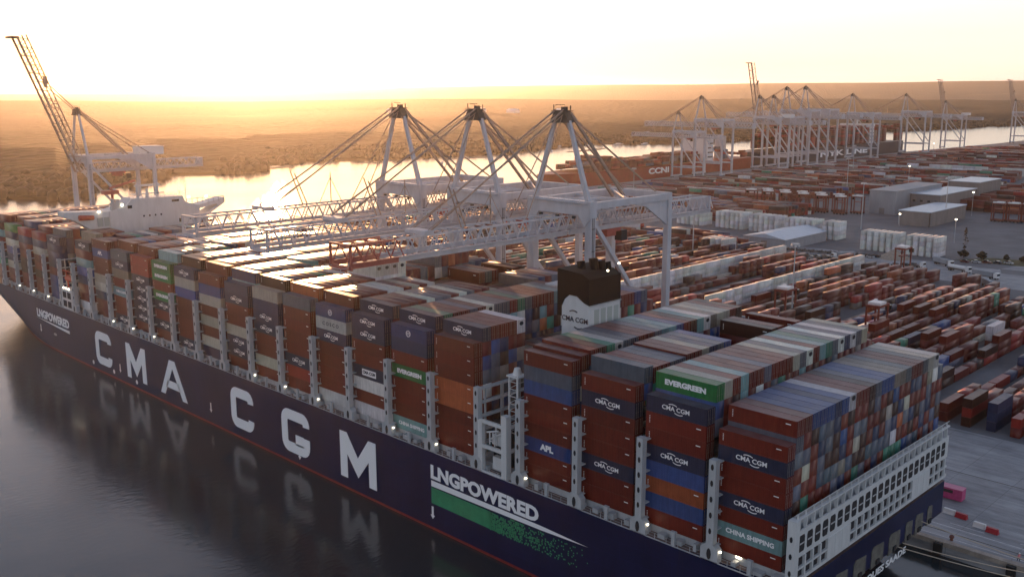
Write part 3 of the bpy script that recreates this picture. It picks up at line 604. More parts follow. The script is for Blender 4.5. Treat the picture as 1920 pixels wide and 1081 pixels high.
ap('balcony_recess', MB().box(XA1-.02, XA1+.1, 12, 16.2, 46.2, 49.4), M_LOUV); ap('balcony_rail', MB().box(XA1+.1, XA1+.6, 11.5, 16.5, 45.6, 45.9).box(XA1+.05, XA1+.2, 13.9, 14.2, 45.9, 49.5), M_WHITE)
ap('lifeboat', MB().tube((XA1+.6, 5.5, 50.0), (XA1+.6, 10.5, 49.7), 1.0, 8, .8), M_ORANGE)
mt = MB()
for y in (28, 35.5): mt.box(-280.2, -279.4, y-.45, y+.45, 54.8, 60.2)
mt.box(-280.1, -279.5, 27, 36.5, 59.2, 59.9); mt.box(-280.2, -279.4, 25.5, 38, 56.3, 56.7)
mt.tube((-280, 31.7, 54.8), (-280, 31.7, 58.4), .8, 8, .35); mt.tube((-280, 25, 54.8), (-280, 25, 58.5), .1); mt.tube((-280.5, 47, 52), (-280.5, 47, 59.5), .14); mt.tube((-280.5, 44.5, 54.5), (-280.5, 44.5, 57.5), .1)
for y in np.arange(24, 46, 1.7): mt.box(XA1-.4, XA1-.3, y, y+.08, 54.9, 56.1)
mt.box(XA1-.42, XA1-.3, 24, 46, 56.05, 56.15)
ap('radar_mast', mt, M_WHITE)
ap('radar_scanner', MB().box(-280, -279.6, 26.6, 29.6, 60.6, 60.85).box(-279.9, -279.7, 27.9, 28.1, 60.2, 60.6), M_WHITE)
dc = MB(); dc.beam((-284, 20.5, 54), (-284, 20.5, 58.5), .7); dc.beam((-284, 19.5, 58.8), (-281, 28, 61.5), .9, .7); dc.beam((-284, 20.5, 59.5), (-281, 28, 61.8), .2); dc.box(-285, -282.5, 17, 22.5, 56.8, 58.2)
ap('deck_crane', dc, M_CRANERED)
for y, z in ((12.8, 51.6), (21.2, 53.2), (46.8, 54.2), (54, 53.9)): ap('wing_lamp', MB().box(XA1-.2, XA1+.35, y-.35, y+.35, z-.3, z+.3), M_LAMP)
ap('equipment', MB().box(XA1-2, XA1-.2, 17.5, 21.6, 51.5, 54.2).box(XA1-1.5, XA1-.1, 19, 20.5, 54.2, 55.4).box(XA1-1.5, XA1+.1, 17.8, 18.4, 52, 55.6), M_SHIPGREY)
# side entrance tower at the gap
sp('side_house', MB().box(XG2+1.4, XG2+10.6, .15, 5, DK-.1, DK+7.2), M_WHITE)
for i in range(2):
    for j in range(2): sp('house_opening', MB().box(XG2+2.5+i*4, XG2+5.4+i*4, .05, .3, DK+.9+j*3.2, DK+3.1+j*3.2), M_DARK)
sp('rescue_boat', MB().tube((XG2+3, 2.2, DK+10.8), (XG2+8, 2.2, DK+10.6), 1.2, 8, .9), M_ORANGE)
sp('davit', MB().beam((XG2+2.5, 2.4, DK+7.2), (XG2+2.5, 1.8, DK+13.5), .4).beam((XG2+8.2, 2.4, DK+7.2), (XG2+8.2, 1.8, DK+13.5), .4).beam((XG2+1.4, 1.2, DK+13.5), (XG2+9.4, 1.2, DK+13.5), .35), M_ORANGE)
for x in (XG2+3.0, XG2+5.2, XG2+7.6): sp('house_lamp', MB().box(x-.25, x+.25, .2, .5, DK+7.3, DK+7.8), M_LAMP)
# forecastle gear
sp('foremast', MB().tube((-395, B/2, DK), (-395, B/2, DK+14), .5, 8, .25).box(-396, -394, B/2-2, B/2+2, DK+10, DK+10.3), M_WHITE)

# ------------------------------------------------------------------ containers
CC = {'M': ((.130, .0125, .0055), 'maroon'), 'B': ((.045, .012, .006), 'dark brown'), 'm': ((.125, .019, .0085), 'brick red'), 'N': ((.020, .024, .055), 'navy lettered'), 'X': ((.022, .026, .05), 'navy lettered'),
      'n': ((.025, .035, .085), 'dark navy'), 'U': ((.030, .065, .20), 'blue'), 'A': ((.030, .055, .19), 'blue lettered'), 'L': ((.028, .05, .15), 'blue round-logo'), 'K': ((.07, .09, .13), 'slate blue'), 'P': ((.06, .085, .12), 'slate blue'),
      'G': ((.020, .17, .045), 'green lettered'), 'g': ((.05, .20, .13), 'sea green'), 'T': ((.15, .27, .28), 'pale teal lettered'), 't': ((.16, .30, .30), 'pale teal'), 'W': ((.58, .58, .56), 'white'), 'w': ((.40, .37, .31), 'cream'), 'C': ((.45, .46, .45), 'pale grey lettered'),
      'O': ((.34, .085, .028), 'orange'), 'R': ((.27, .022, .015), 'bright red'), 'S': ((.10, .11, .14), 'slate grey'), 'Y': ((.20, .17, .14), 'grey'), 'Z': ((.36, .03, .17), 'magenta')}
SIDES = {('a', 1): 'MNMMNMTM', ('a', 2): 'NMMNUOUM', ('a', 3): 'MNMMMNMM', ('a', 4): 'MPUMMMAMM',
         ('j', 0): 'mMMOOMMM', ('j', 1): 'LnMGMMMT', ('j', 2): 'NNMMXWMW', ('j', 3): 'LCNMMMMW', ('j', 4): 'SmMMMNRM', ('j', 5): 'wnNNMMwM', ('j', 6): 'nNMMwNNM', ('j', 7): 'MUwMwMwn', ('j', 8): 'NwUMMMMN',
         ('j', 9): 'GGMGNMNM', ('j', 10): 'RRNNNNNM', ('j', 11): 'KNYMTMMN', ('j', 12): 'MAMMwwnM', ('j', 13): 'NMTUnMMW', ('f', 0): 'NNNNMAUA', ('f', 1): 'RnwMMBMM', ('f', 2): 'RNMMBBMM', ('f', 3): 'GNwUnwMM'}
TOPS = {('a', 1): 'MmUUUnUWmMBSUUYYSMMSwW', ('a', 2): 'GwMtMmSMMmwSWMtgSWnWSwMYwW', ('a', 3): 'PMMSSMMwnSUU', ('a', 4): 'MMBgWSnMMSttUMBtWYwwMBSW', ('j', 0): 'NMMmW', ('j', 1): 'NgMMSmWSSMgSMMMtSM', ('j', 2): 'NmmMWSSMWSMM', ('j', 3): 'mmMmWWmwMWm', ('j', 4): 'OOmOmOMWWWWmmSm'}  # middle block's fifth bay: sunlit glow on maroon roofs is coded as orange
RNDC = 'MMMMMMMMMmmmBBBBSSnnnUUwWYtOgPSK'
conts = []   # (cx, cy, z0, L, h, code, axis, key)
def add_cont(x0, y0, z0, h, code, axis, key, L=12.19): conts.append([x0, y0, z0, L, h, code, axis, key])
def stack(kind, k, xf, heights, h0, zbase=DK+1.4):
    """heights: list of 24 (tiers, top z)"""
    for r in range(24):
        n, ztop = heights[r]
        if n <= 0: continue
        h = (ztop-zbase)/n
        for t in range(n):
            tt = n-1-t
            sides = SIDES.get((kind, k)); tops = TOPS.get((kind, k))
            if r == 0 and sides: code = sides[tt] if tt < len(sides) else 'M'
            elif tt == 0 and tops and 0 < r <= len(tops): code = tops[r-1]
            else:
                code = random.choice(RNDC)
                if (kind, k) == ('a', 1) and random.random() < .35: code = random.choice('MBnSBMmnSKSKBM')
            if (kind, k) == ('j', 4) and 8 <= r <= 11 and tt < 3: code = 'W'
            vis = tt == 0 or r in (0, 23) or heights[r-1][1] < zbase+(t+1)*h-.5 or (r < 23 and heights[r+1][1] < zbase+(t+1)*h-.5) or (kind, k) in (('a', 1), ('a', 4), ('j', 0), ('j', 1), ('j', 13), ('f', 0)) or (kind == 'a' and k in (2,))*(tt < 3)*1 or tt < 2
            if vis: add_cont(xf, YO+r*RP, zbase+t*h, h, code, 0, (kind, k, r, t, n))
def H(n, z): return (n, z)
def prof(k0, base9=45.9, base8=43.1):
    return [H(8, base8)]+[H(9, base9)]*22+[H(8, base8)]
bays = {}
bays[('a', 1)] = [H(8, 39.8)]+[H(9, 43.27)]*22+[H(8, 40.6)]
bays[('a', 2)] = [H(8, 42.35)]+[H(9, 45.9)]*22+[H(8, 42.9)]
b3 = [H(8, 43.1), H(9, 45.9)]+[H(9, 45.45)]*4+[H(9, 45.85)]*6+[H(4, 31)]*5+[H(4, 31)]+[H(9, 45.2)]*2+[H(6, 37)]*2+[H(9, 45.0)]*1+[H(8, 43)]; bays[('a', 3)] = (b3+[H(8, 43)]*24)[:24]
bays[('a', 4)] = [H(9, 44.6), H(9, 45.2)]+[H(9, 45.8)]*21+[H(8, 43.0)]
bays[('j', 0)] = [H(8, 43.1)]+[H(9, 45.9)]*5+[H(4, 31.4)]*2+[H(6, 36.5)]*10+[H(9, 45.9)]*5+[H(8, 43)]
bays[('j', 1)] = [H(8, 43.1)]+[H(9, 45.9)]*18+[H(8, 43)]*5
bays[('j', 2)] = [H(8, 43.1)]+[H(9, 45.9)]*12+[H(8, 43.1)]*6+[H(9, 45.8)]*5
bays[('j', 3)] = [H(8, 43.1)]+[H(9, 45.9)]*10+[H(8, 43.1)]*6+[H(9, 46.2)]*3+[H(8, 43.1)]*2+[H(9, 45.9)]*2
bays[('j', 4)] = [H(8, 43.4)]+[H(9, 45.9)]*7+[H(10, 49.2)]*4+[H(9, 46.6)]*4+[H(10, 49.0)]*5+[H(9, 46)]*3
for j in range(5, 14):
    h = [H(8, 43.1)]+[H(9, 45.9)]*23
    if j == 6: h[0] = H(8, 42.6)
    if j in (6, 9, 12): h[8:20] = [H(9, 46.6)]*12
    if j in (7, 10): h[12:] = [H(9, 46.2)]*12
    if j == 12: h[0:3] = [H(9, 45.0)]*3
    if j == 13: h[5:24] = [H(8, 43.4)]*19
    bays[('j', j)] = h
for k in range(6): bays[('f', k)] = [H(8, 42.2)]+[H(9, 44.6 if k != 1 else 44.0)]*22+[H(8, 43)]
if True:
    bays[('f', 3)][0:2] = [H(8, 42.4), H(8, 42.4)]; bays[('f', 5)] = [H(0, 0)]*2+[H(7, 40)]*20+[H(0, 0)]*2
for k in range(1, 5): stack('a', k, -k*P-.44, bays[('a', k)], 0)
for j in range(14): stack('j', j, XG1-(j+1)*P-.44, bays[('j', j)], 0)
for k in range(6): stack('f', k, XG2-(k+1)*P-.44+(P-12.19)*.3, bays[('f', k)], 0)
# yard, near blocks: containers run away from the quay
YR = 'MMMMMMMMMMMMMMMMmmmmmmmmBBBBBBBOORRRSnnUwWYgMMmMRO'
white_rows = {}
def yard_y():
    x = 26.0; row = 0
    while x > -500:
        row += 1
        wr = abs(x+151) < 2.9 or abs(x+193) < 2.9
        gap = (row % 11 == 0)
        nY = 16; y = 139.5+random.uniform(-.5, .5)
        for i in range(nY):
            Y = y+i*12.9
            if x > -100 and Y > 300+(x+100)*-.1 and random.random() < .6: continue
            d_empty = .09 if not wr else 0
            base = fbm(x, Y, .02, 3)
            n = 3 if wr else (0 if random.random() < d_empty else max(1, min(3, int(2.0+base*2.2+random.random()*.9))))
            if wr: n = 3 if i > 4 else 2
            if gap: n = 0
            L = 12.19 if random.random() < .75 else 6.06
            c0 = random.choice(YR) if i == 0 or random.random() < .55 else c0
            for t in range(n):
                code = 'W' if wr else (c0 if random.random() < .65 else random.choice(YR))
                if abs(x+86) < 2.9 and 205 < Y < 219: code = 'Z'
                add_cont(x, Y, LZ+.1+t*2.65, 2.6, code, 1, ('y', row, i, t, n), L)
                if L < 7: add_cont(x, Y+6.2, LZ+.1+t*2.65, 2.6, random.choice(YR) if not wr else 'W', 1, ('y', row, i+.5, t, n), L)
        x -= 6.3
yard_y()
def yard_x():
    # rows parallel with the quay in the far yard
    row = 0
    y = 352
    while y < 372:
        x = -228
        while x > -500:
            n = random.choice((1, 2, 2, 3)); c0 = random.choice(YR)
            for t in range(n): add_cont(x-12.4, y, LZ+.1+t*2.65, 2.6, 'W' if (abs(y-360) < 3 and x > -330) else random.choice(YR), 0, ('x', row, int(-x/12.6), t, n))
            x -= 12.6
        y += 4; row += 1
    y = 455
    while y < 1500:
        row += 1
        if row % 12 == 0: y += 22; continue
        x = -262+20*math.sin(y*.01)-(60 if 540 < y < 690 else 0); xe = -505
        while x > xe:
            n = max(0, min(3 if x > -440 else 1, int(2.1+fbm(x, y, .012, 3)*2.6+random.random())))
            white = (row % 23 == 5)
            for t in range(n): add_cont(x-12.4, y, LZ+.1+t*2.65, 2.6, ('W' if white else random.choice(YR)), 0, ('x', row, int(-x/12.6), t, n))
            x -= 12.6
        y += 4.1 if y < 900 else 5.4
    y = 640
    while y < 1900:
        row += 1
        if row % 9 == 0: y += 26; continue
        x = 60
        while x > -225:
            if y < 900 and x > -150 and y < 760: x -= 12.6; continue
            n = max(0, min(4, int(2.1+fbm(x, y, .012, 3)*2.6+random.random())))
            for t in range(n): add_cont(x-12.4, y, LZ+.1+t*2.65, 2.6, random.choice(YR), 0, ('x', row, int(100-x/12.6), t, n))
            x -= 12.6
        y += 5.2
yard_x()
# reefer stacks: white, three or four high, ends towards the camera
def reefers(x0, x1, y, n, key, step=3.5):
    x = x0; i = 0
    while x < x1:
        i += 1
        if i % 7 != 0:
            for t in range(n): add_cont(x, y, LZ+.1+t*2.7, 2.65, 'W', 1, (key, i, 0, t, n), 12.19)
        x += step+random.uniform(0, .4)
reefers(-322, -300, 428, 3, 'rb'); reefers(-292, -206, 430, 4, 'ra'); reefers(-180, -136, 408, 4, 'rc'); reefers(-241, -226, 338, 3, 'rd', 3.9)

def col_of(code):
    c = CC[code][0]; k = random.uniform(.80, 1.22); return (c[0]*k, c[1]*k*random.uniform(.93, 1.07), c[2]*k*random.uniform(.93, 1.07))
for c in conts: c.append(col_of(c[5]))
NC = len(conts)
def dims(c): return (c[3], 2.48 if c[7][0] in ('a', 'j', 'f') else 2.44, c[4]) if c[6] == 0 else (2.44, c[3], c[4])
lo = np.array([[c[0], c[1], c[2]] for c in conts]); dm = np.array([dims(c) for c in conts]); hi = lo+dm
# choose the 300 that show largest: projected visible area by casting rays from their faces to the camera
VB = np.array([[0, 0, 0], [1, 0, 0], [1, 1, 0], [0, 1, 0], [0, 0, 1], [1, 0, 1], [1, 1, 1], [0, 1, 1]])
FB = np.array([[3, 2, 1, 0], [4, 5, 6, 7], [0, 1, 5, 4], [1, 2, 6, 5], [2, 3, 7, 6], [3, 0, 4, 7]])
allv = (lo[:, None, :]+VB[None]*dm[:, None, :]).reshape(-1, 3)
allf = (FB[None]+np.arange(NC)[:, None, None]*8).reshape(-1, 4)
bvh = BVHTree.FromPolygons([tuple(v) for v in allv.tolist()], allf.tolist())
score = []
for i, c in enumerate(conts):
    ctr = Vector((lo[i]+hi[i])/2); px, py, z = project(ctr)
    if z < 5 or px < -60 or px > 1980 or py > 1140 or z > 520: continue
    tot = 0; vend = 0; vside = 0
    L, Hh, a = Vector(lo[i]), Vector(hi[i]), 0
    faces = (('x', Vector((1, 0, 0)), [Vector((Hh.x+.02, L.y+u*(Hh.y-L.y), L.z+v*(Hh.z-L.z))) for u in (.2, .8) for v in (.25, .75)], dm[i][1]*dm[i][2]),
             ('y', Vector((0, -1, 0)), [Vector((L.x+u*(Hh.x-L.x), L.y-.02, L.z+v*(Hh.z-L.z))) for u in (.1, .5, .9) for v in (.25, .75)], dm[i][0]*dm[i][2]),
             ('z', Vector((0, 0, 1)), [Vector((L.x+u*(Hh.x-L.x), L.y+v*(Hh.y-L.y), Hh.z+.02)) for u in (.1, .5, .9) for v in (.25, .75)], dm[i][0]*dm[i][1]))
    vf = {}
    for nm, nr, ps, A in faces:
        s_ = 0
        for p in ps:
            q = project(p)
            if not (0 <= q[0] <= 1920 and 0 <= q[1] <= 1081): continue
            d = CAM-p
            if d.dot(nr) <= 0: continue
            if bvh.ray_cast(p+d.normalized()*.05, d.normalized(), d.length)[0] is None: s_ += 1
        f = s_/len(ps); vf[nm] = f; d = CAM-ctr
        tot += f*A*abs(d.normalized().dot(nr))/(z*z)*F_PX*F_PX
    if tot > 4: score.append((tot, i, vf))
score.sort(reverse=True); chosen = score[:298]; chset = {i for _, i, _ in chosen}
# geometry of a single container, length along local X, 40 ft and 20 ft
def container_mesh(L, h):
    mb = MB(); t = .09; W_ = 2.48 if L > 12 else 2.44
    mb.box(t, L-t, .035, W_-.035, .14, h-.03)                       # corrugated shell, set back
    for y0, y1 in ((0, .09), (W_-.09, W_)):
        mb.box(.17, L-.17, y0, y1, 0, .16); mb.box(.17, L-.17, y0, y1, h-.11, h-.01)
        for x0, x1 in ((0, .17), (L-.17, L)): mb.box(x0, x1, y0, y0+.09 if False else y1+(.08 if y0 == 0 else 0), .17, h-.17) if y0 == 0 else mb.box(x0, x1, y0-.08, y1, .17, h-.17)
    for x0, x1 in ((0, .09), (L-.09, L)):
        mb.box(x0, x1, .17, W_-.17, 0, .15); mb.box(x0, x1, .17, W_-.17, h-.13, h-.01)
    for x0 in (-.005, L-.18):
        for y0 in (-.005, W_-.17):
            for z0 in (0, h-.165): mb.box(x0, x0+.185, y0, y0+.175, z0, z0+.165)
    return mb.mesh('shipping_container', M_CONT)
_cm = {}
def cmesh(L, h):
    k = (round(L, 1), round(h, 2))
    if k not in _cm: _cm[k] = container_mesh(L, h)
    return _cm[k]
def door_mesh(h):
    mb = MB(); mb.box(0, .05, .17, 1.21, .2, h-.17)
    return mb.mesh('door', M_CONT)
_dm = {}
def dmesh(h):
    k = round(h, 2)
    if k not in _dm:
        b2 = MB()
        for y in (.38, .88): b2.box(.05, .10, y-.02, y+.02, .2, h-.2); b2.box(.045, .13, y-.09, y+.09, h*.38, h*.38+.05); b2.box(.04, .12, y-.05, y+.05, .2, .3); b2.box(.04, .12, y-.05, y+.05, h-.32, h-.2)
        _dm[k] = (door_mesh(h), b2.mesh('locking_bars', M_DOORBAR))
    return _dm[k]
def logo(o, L, h, code, reefer=False):
    """lettering on the side that faces the water / the camera (local y = 0)"""
    def T(s, m, x, z, size, sx=1, bold=.03, name='lettering'):
        t = link(name, text_mesh(s, m, bold, .01), o, (x, -.05, z)); t.rotation_euler = (R(90), 0, 0); t.scale = (size*sx, size, 1); return t
    def arcs(cx, cz, m, s_=1.):
        mb = MB()
        for ax, az, a0, a1 in ((cx-.7*s_, cz-1.15*s_, 62, 112), (cx+.7*s_, cz+1.15*s_, 242, 292)):
            pts = arc(ax, az, 1.95*s_, a0, a1, 6)
            for p, q in zip(pts[:-1], pts[1:]):
                mb.add([(p[0], 0, p[1]-.08), (q[0], 0, q[1]-.08), (q[0], 0, q[1]+.08), (p[0], 0, p[1]+.08)], [(0, 1, 2, 3)])
        a = mb.build('logo_arc', m, o); a.location.y = -.055
    if code == 'N': T('CMA CGM', M_LET, L*.5, h*.5, 1.08, 1.12, .022); arcs(L*.5, h*.5, M_LET, 1.0)
    elif code == 'X':
        b2 = MB().box(L*.5-2.6, L*.5+2.6, -.05, -.03, h*.5-.75, h*.5+.75).build('sign_panel', M_LET, o); t = T('CMA CGM', M_LETDK, L*.5, h*.5, 1.0, 1.0, .04); t.location.y = -.07
    elif code == 'G': T('EVERGREEN', M_LET, L*.5, h*.5, 1.25, 1.25, .06)
    elif code == 'T': T('CHINA SHIPPING', M_LET, L*.53, h*.5, 1.1, 1.05, .04)
    elif code == 'A': T('APL', M_LET, L*.5, h*.5, 1.6, 1.2, .06)
    elif code == 'C': T('C O S C O', M_LETDK, L*.5, h*.5, 1.2, 1.2, .02)
    elif code == 'L': strokes([arc(L*.5, h*.5, .65, 0, 360, 12)], .16).build('logo_ring', M_LET, o).location.y = -.12; T('GC', M_LET, L*.5, h*.5, .6, 1)
    elif code == 'K': T('K', M_LET, L*.5, h*.5, .8, 1)
    if code in 'MmBOR':
        k = MB()
        for z in np.linspace(h*.36, h*.74, 5): k.add([(.75, 0, z-.07), (.92, 0, z-.07), (.92, 0, z+.07), (.75, 0, z+.07)], [(0, 1, 2, 3)])
        k.add([(L-1.9, 0, h*.70), (L-1.0, 0, h*.70), (L-1.0, 0, h*.76), (L-1.9, 0, h*.76)], [(0, 1, 2, 3)])
        if ('id', round(h, 2), L) not in _cm: _cm[('id', round(h, 2), L)] = k.mesh('container_number', M_LET)
        link('container_number', _cm[('id', round(h, 2), L)], o).location.y = -.05
BAYW = {}
def bay_ord(kind, k):
    return k if kind == 'a' else (5+k if kind == 'j' else 19+k)
LANES = {}
for rank, (tot, i, vf) in enumerate(chosen):
    c = conts[i]; x0, y0, z0, L, h, code, ax, key, colr = c
    o = link('shipping_container', cmesh(L, h)); 
    if ax == 0: o.location = (x0, y0, z0)
    else: o.location = (x0+2.44, y0, z0); o.rotation_euler = (0, 0, R(90))
    o.color = (*colr, 1); cn = CC[code][1]; kind = key[0]
    if kind in 'ajf' and len(kind) == 1:
        bo = ordn(bay_ord(kind, key[1])); r, t, n = key[2], key[3], key[4]
        if r == 0: lab = f'{cn} container on the waterside face, {ordn(t+1)} tier up, {bo} bay from the stern'
        elif (kind, key[1]) == ('a', 1) and t < n-1: lab = f'{cn} container end above the transom, {ordn(t+1)} tier up, {ordn(r+1)} column from the waterside'
        elif t == n-1: lab = f'{cn} container atop its stack, {ordn(r+1)} row inboard, {bo} bay from the stern'
        else: lab = f'{cn} container, {ordn(t+1)} tier up, {ordn(r+1)} row inboard, {bo} bay from the stern'
        grp = 'containers stacked on the ship'
    elif kind == 'y':
        half_ = ', short one' if L < 7 and key[2] % 1 == 0 else ''
        lab = f'{cn} yard container, level {["one", "two", "three"][key[3]]}, row {ordn(key[1])} from the right, {ordn(int(key[2])+1)} slot from the quay'
        if key[2] % 1: lab = f'{cn} short yard container, level {["one", "two", "three"][key[3]]}, row {ordn(key[1])}, far half of {ordn(int(key[2])+1)} slot'
        grp = 'containers in the yard'
    else:
        lab = f'{cn} container, level {["one", "two", "three", "four"][key[3]]}, {ordn(max(1, int(key[2])))} slot of {ordn(max(1, int(key[1])))} line in the far yard'; grp = 'containers in the yard'
    tag(o, lab, 'container', grp)
    if ax == 0 and vf['x'] > .3:
        dme, bme = dmesh(h)
        for k in range(2):
            d = link('door', dme, o, (L-.03, 0, 0) if k == 0 else (L-.03, 2.48, 0)); d.color = o.color
            if k: d.scale = (1, -1, 1)
            link('locking_bars', bme, d)
        if code == 'W' and tot > 60:
            if 'fan' not in _cm: _cm['fan'] = MB().prism([(1.22+.62*math.cos(q_), .72*h+.45*math.sin(q_)) for q_ in np.linspace(0, 2*math.pi, 9)[:-1]], 0, 0, .03).mesh('cooling_fan', M_DARK)
            link('cooling_fan', _cm['fan'], o, (L+.12, 0, 0))
    if ax == 0 and vf['y'] > .15 and h > 2.3: logo(o, L, h, code)
    elif ax == 1 and tot > 180 and code in 'GANT':
        logo(o, L, h, code)
# the rest of the containers: one mass
rest = [i for i in range(NC) if i not in chset]
ridx = np.array(rest)
def shell(sel):
    l, d = lo[sel], dm[sel]
    V = (l[:, None, :]+VB[None]*d[:, None, :]); cols = np.array([conts[i][8] for i in sel])
    Fc = (FB[None, 1:]+np.arange(len(sel))[:, None, None]*8)
    return V.reshape(-1, 3), Fc.reshape(-1, 4), np.repeat(cols, 5, axis=0)
V, Fc, cl_ = shell(ridx)
mass = link('container_mass', np_mesh('container_mass', V, Fc, M_CONTS, cl_)); mass['kind'] = 'stuff'

# ------------------------------------------------------------------ ship to shore cranes
def crane_parts(raised=False, lattice=True, red_tip=True):
    """list of (name, mesh, loc, parent index or None); local x along the rails, y landward, z up from the quay"""
    out = []
    def part(name, mb, m, fix=False, par=None):
        me = mb.mesh(name, m)
        if fix: b = bmesh.new(); b.from_mesh(me); bmesh.ops.recalc_face_normals(b, faces=b.faces); b.to_mesh(me); b.free()
        out.append((name, me, (0, 0, 0), par)); return len(out)-1
    lx = 10.4
    for s in (-1, 1):
        mb = MB(); mb.beam((s*lx, 0, 1.8), (s*lx, 0, 57.5), 2.0, 2.1); part('leg', mb, M_CRANE)
        mb = MB(); mb.beam((s*lx, 35, 1.8), (s*lx, 35, 59.3), 1.7, 1.8); part('leg', mb, M_CRANE)
        mb = MB(); mb.beam((s*lx, 1.0, 56.0), (s*lx, 34, 17), 1.1, 1.1); part('brace', mb, M_CRANE)
        mb = MB(); mb.box(s*lx-.8, s*lx+.8, 1.4, 34.15, 59.2, 61.0); part('side_beam', mb, M_CRANE)
        part('tie_beam', MB().box(s*lx-.7, s*lx+.7, 1.1, 34, 13.5, 15.0), M_CRANE); part('haunch', MB().prism([(34.1, 52), (34.1, 59.15), (18, 59.15), (24, 58)], 0, s*lx-.35, s*lx+.35), M_CRANE, True)
        mb = MB(); mb.beam((s*9.6, 0, 61.2), (s*2.4, 0, 82.5), 1.15, 1.25, .9, .9); part('mast_leg', mb, M_CRANE)
    mb = MB(); mb.prism([(-lx-1.1, 57.0), (-lx-1.1, 61.4), (lx+1.1, 61.4), (lx+1.1, 57.0), (lx-.9, 54.6), (lx-3.2, 57.6), (-lx+3.2, 57.6), (-lx+.9, 54.6)], 1, -1.35, 1.35); part('portal_beam', mb, M_CRANE, True)
    mb = MB(); mb.box(-lx-.8, lx+.8, 34.2, 35.8, 59.25, 61.25); part('portal_beam', mb, M_CRANE)
    mb = MB()
    for y in (0, 35):
        part('sill_beam', MB().box(-12.5, 12.5, y-.9, y+.9, 1.2, 3.2), M_CRANE)
        for x in (-9.3, 9.3): part('bogie', MB().box(x-3.2, x+3.2, y-.5, y+.5, .05, 1.15), M_CRANEDK)
    h = part('mast_head', MB().box(-2.9, 2.9, -1.6, 1.6, 81.8, 82.5).prism([(-3.0, 82.5), (3.0, 82.5), (1.9, 84.9), (-1.9, 84.9)], 1, -1.2, 1.2), M_CRANEDK, True)
    part('mast_platform', MB().box(-2.6, 2.6, -1.6, 1.6, 84.9, 85.1).box(-2.2, -2.0, -1.1, -.9, 85.1, 86.6).box(2.0, 2.2, .9, 1.1, 85.1, 86.3).box(-2.3, 1.0, -.1, .1, 86.4, 86.6).box(.2, 1.4, -.7, .7, 85.1, 86.0), M_CRANEDK)
    mb = MB()
    for s in (-1, 1): mb.beam((s*2.0, 1.0, 84.5), (s*2.2, 25.0, 60.0), .7, .7)
    part('backstay', mb, M_CRANED)
    mb = MB()
    mb.beam((1.6, 1.0, 84.0), (6.0, 34.8, 61.2), .4, .4); mb.beam((-1.6, 1.0, 84.0), (-6.0, 34.8, 61.2), .4, .4); part('backstay', mb, M_CRANED)
    # boom
    zb, zt = 51.9, 57.2; pitch = 3.75; y_tip = -73.0
    def chords(y0, y1, m, nm):
        mb = MB()
        for s in (-1, 1): mb.box(s*3.6-.35, s*3.6+.35, y0, y1, zb, zb+1.2); mb.box(s*3.0-.22, s*3.0+.22, y0, y1, zt-.45, zt)
        y = y0
        while y < y1: mb.box(-3.3, 3.3, y, y+.25, zb+.1, zb+.4); mb.box(-3, 3, y, y+.18, zt-.35, zt-.15); y += pitch
        mb.box(3.95, 4.7, y0, y1, zb+1.2, zb+1.3); mb.box(4.6, 4.68, y0, y1, zb+2.2, zb+2.3)
        return mb
    if not raised:
        part('boom', chords(-60, -2, M_CRANE, 'boom'), M_CRANE); 
        part('boom_tip', chords(y_tip, -60, M_CRANE, 'b').box(-4.2, 4.2, y_tip-.5, y_tip, zb-.3, zb+.5).box(-4.0, 4.0, y_tip-.5, y_tip, zt-.4, zt+.1).box(-4, -3.5, y_tip-.5, y_tip, zb, zt).box(3.5, 4, y_tip-.5, y_tip, zb, zt), M_CRANERED if red_tip else M_CRANE)
        part('tip_platform', MB().box(-3.2, 3.2, y_tip-2.6, y_tip-.5, zb-.9, zb-.8).box(-3.2, -3.1, y_tip-2.6, y_tip-.5, zb+.2, zb+.3).box(3.1, 3.2, y_tip-2.6, y_tip-.5, zb+.2, zb+.3).box(-3.2, 3.2, y_tip-2.6, y_tip-2.5, zb+.2, zb+.3).box(-3.2, -3.1, y_tip-2.6, y_tip-2.5, zb-.8, zb+.3).box(3.1, 3.2, y_tip-2.6, y_tip-2.5, zb-.8, zb+.3), M_CRANE)
        mb = MB()
        for s in (-1, 1):
            mb.beam((s*1.4, -1, 85.2), (s*3.2, -50, zt+.6), .34, .34); mb.beam((s*1.4, -1, 84.0), (s*3.2, -51.5, zt+.4), .14, .14)
        part('forestay', mb, M_CRANED)
        part('forestay', MB().beam((1.0, -1, 83.6), (3.0, -17, zt+.3), .2).beam((-1.0, -1, 83.6), (-3.0, -17, zt+.3), .2), M_CRANED)
        part('stay_bracket', MB().box(-3.6, 3.6, -52, -49, zt, zt+.9), M_CRANE)
        part('boom_mast', MB().beam((0, -27, zt), (0, -27, zt+9), .22).beam((-3, -29, zt), (0, -27, zt+7.5), .15).beam((3, -25, zt), (0, -27, zt+7.5), .15), M_CRANED); part('stay_hanger', MB().beam((0, -37, zt), (0, -41, zt+10.5), .25).beam((0, -35.5, zt), (0, -39.5, zt+9.5), .25).beam((0, -38.8, zt+5), (0, -37.6, zt+5), .2), M_CRANED)
    part('back_boom', chords(-1, 67, M_CRANE, 'b').box(-4.0, 4.0, 66.5, 67.2, zb, zt), M_CRANE)
    # lattice braces
    up = MB().beam((0, 0, zb+1.2), (0, pitch/2, zt-.4), .24, .24).mesh('boom_brace', M_CRANE); dn = MB().beam((0, pitch/2, zt-.4), (0, pitch, zb+1.2), .24, .24).mesh('boom_brace', M_CRANE)
    upr = MB().beam((0, 0, zb+1.2), (0, pitch/2, zt-.4), .24, .24).mesh('boom_brace', M_CRANERED); dnr = MB().beam((0, pitch/2, zt-.4), (0, pitch, zb+1.2), .24, .24).mesh('boom_brace', M_CRANERED)
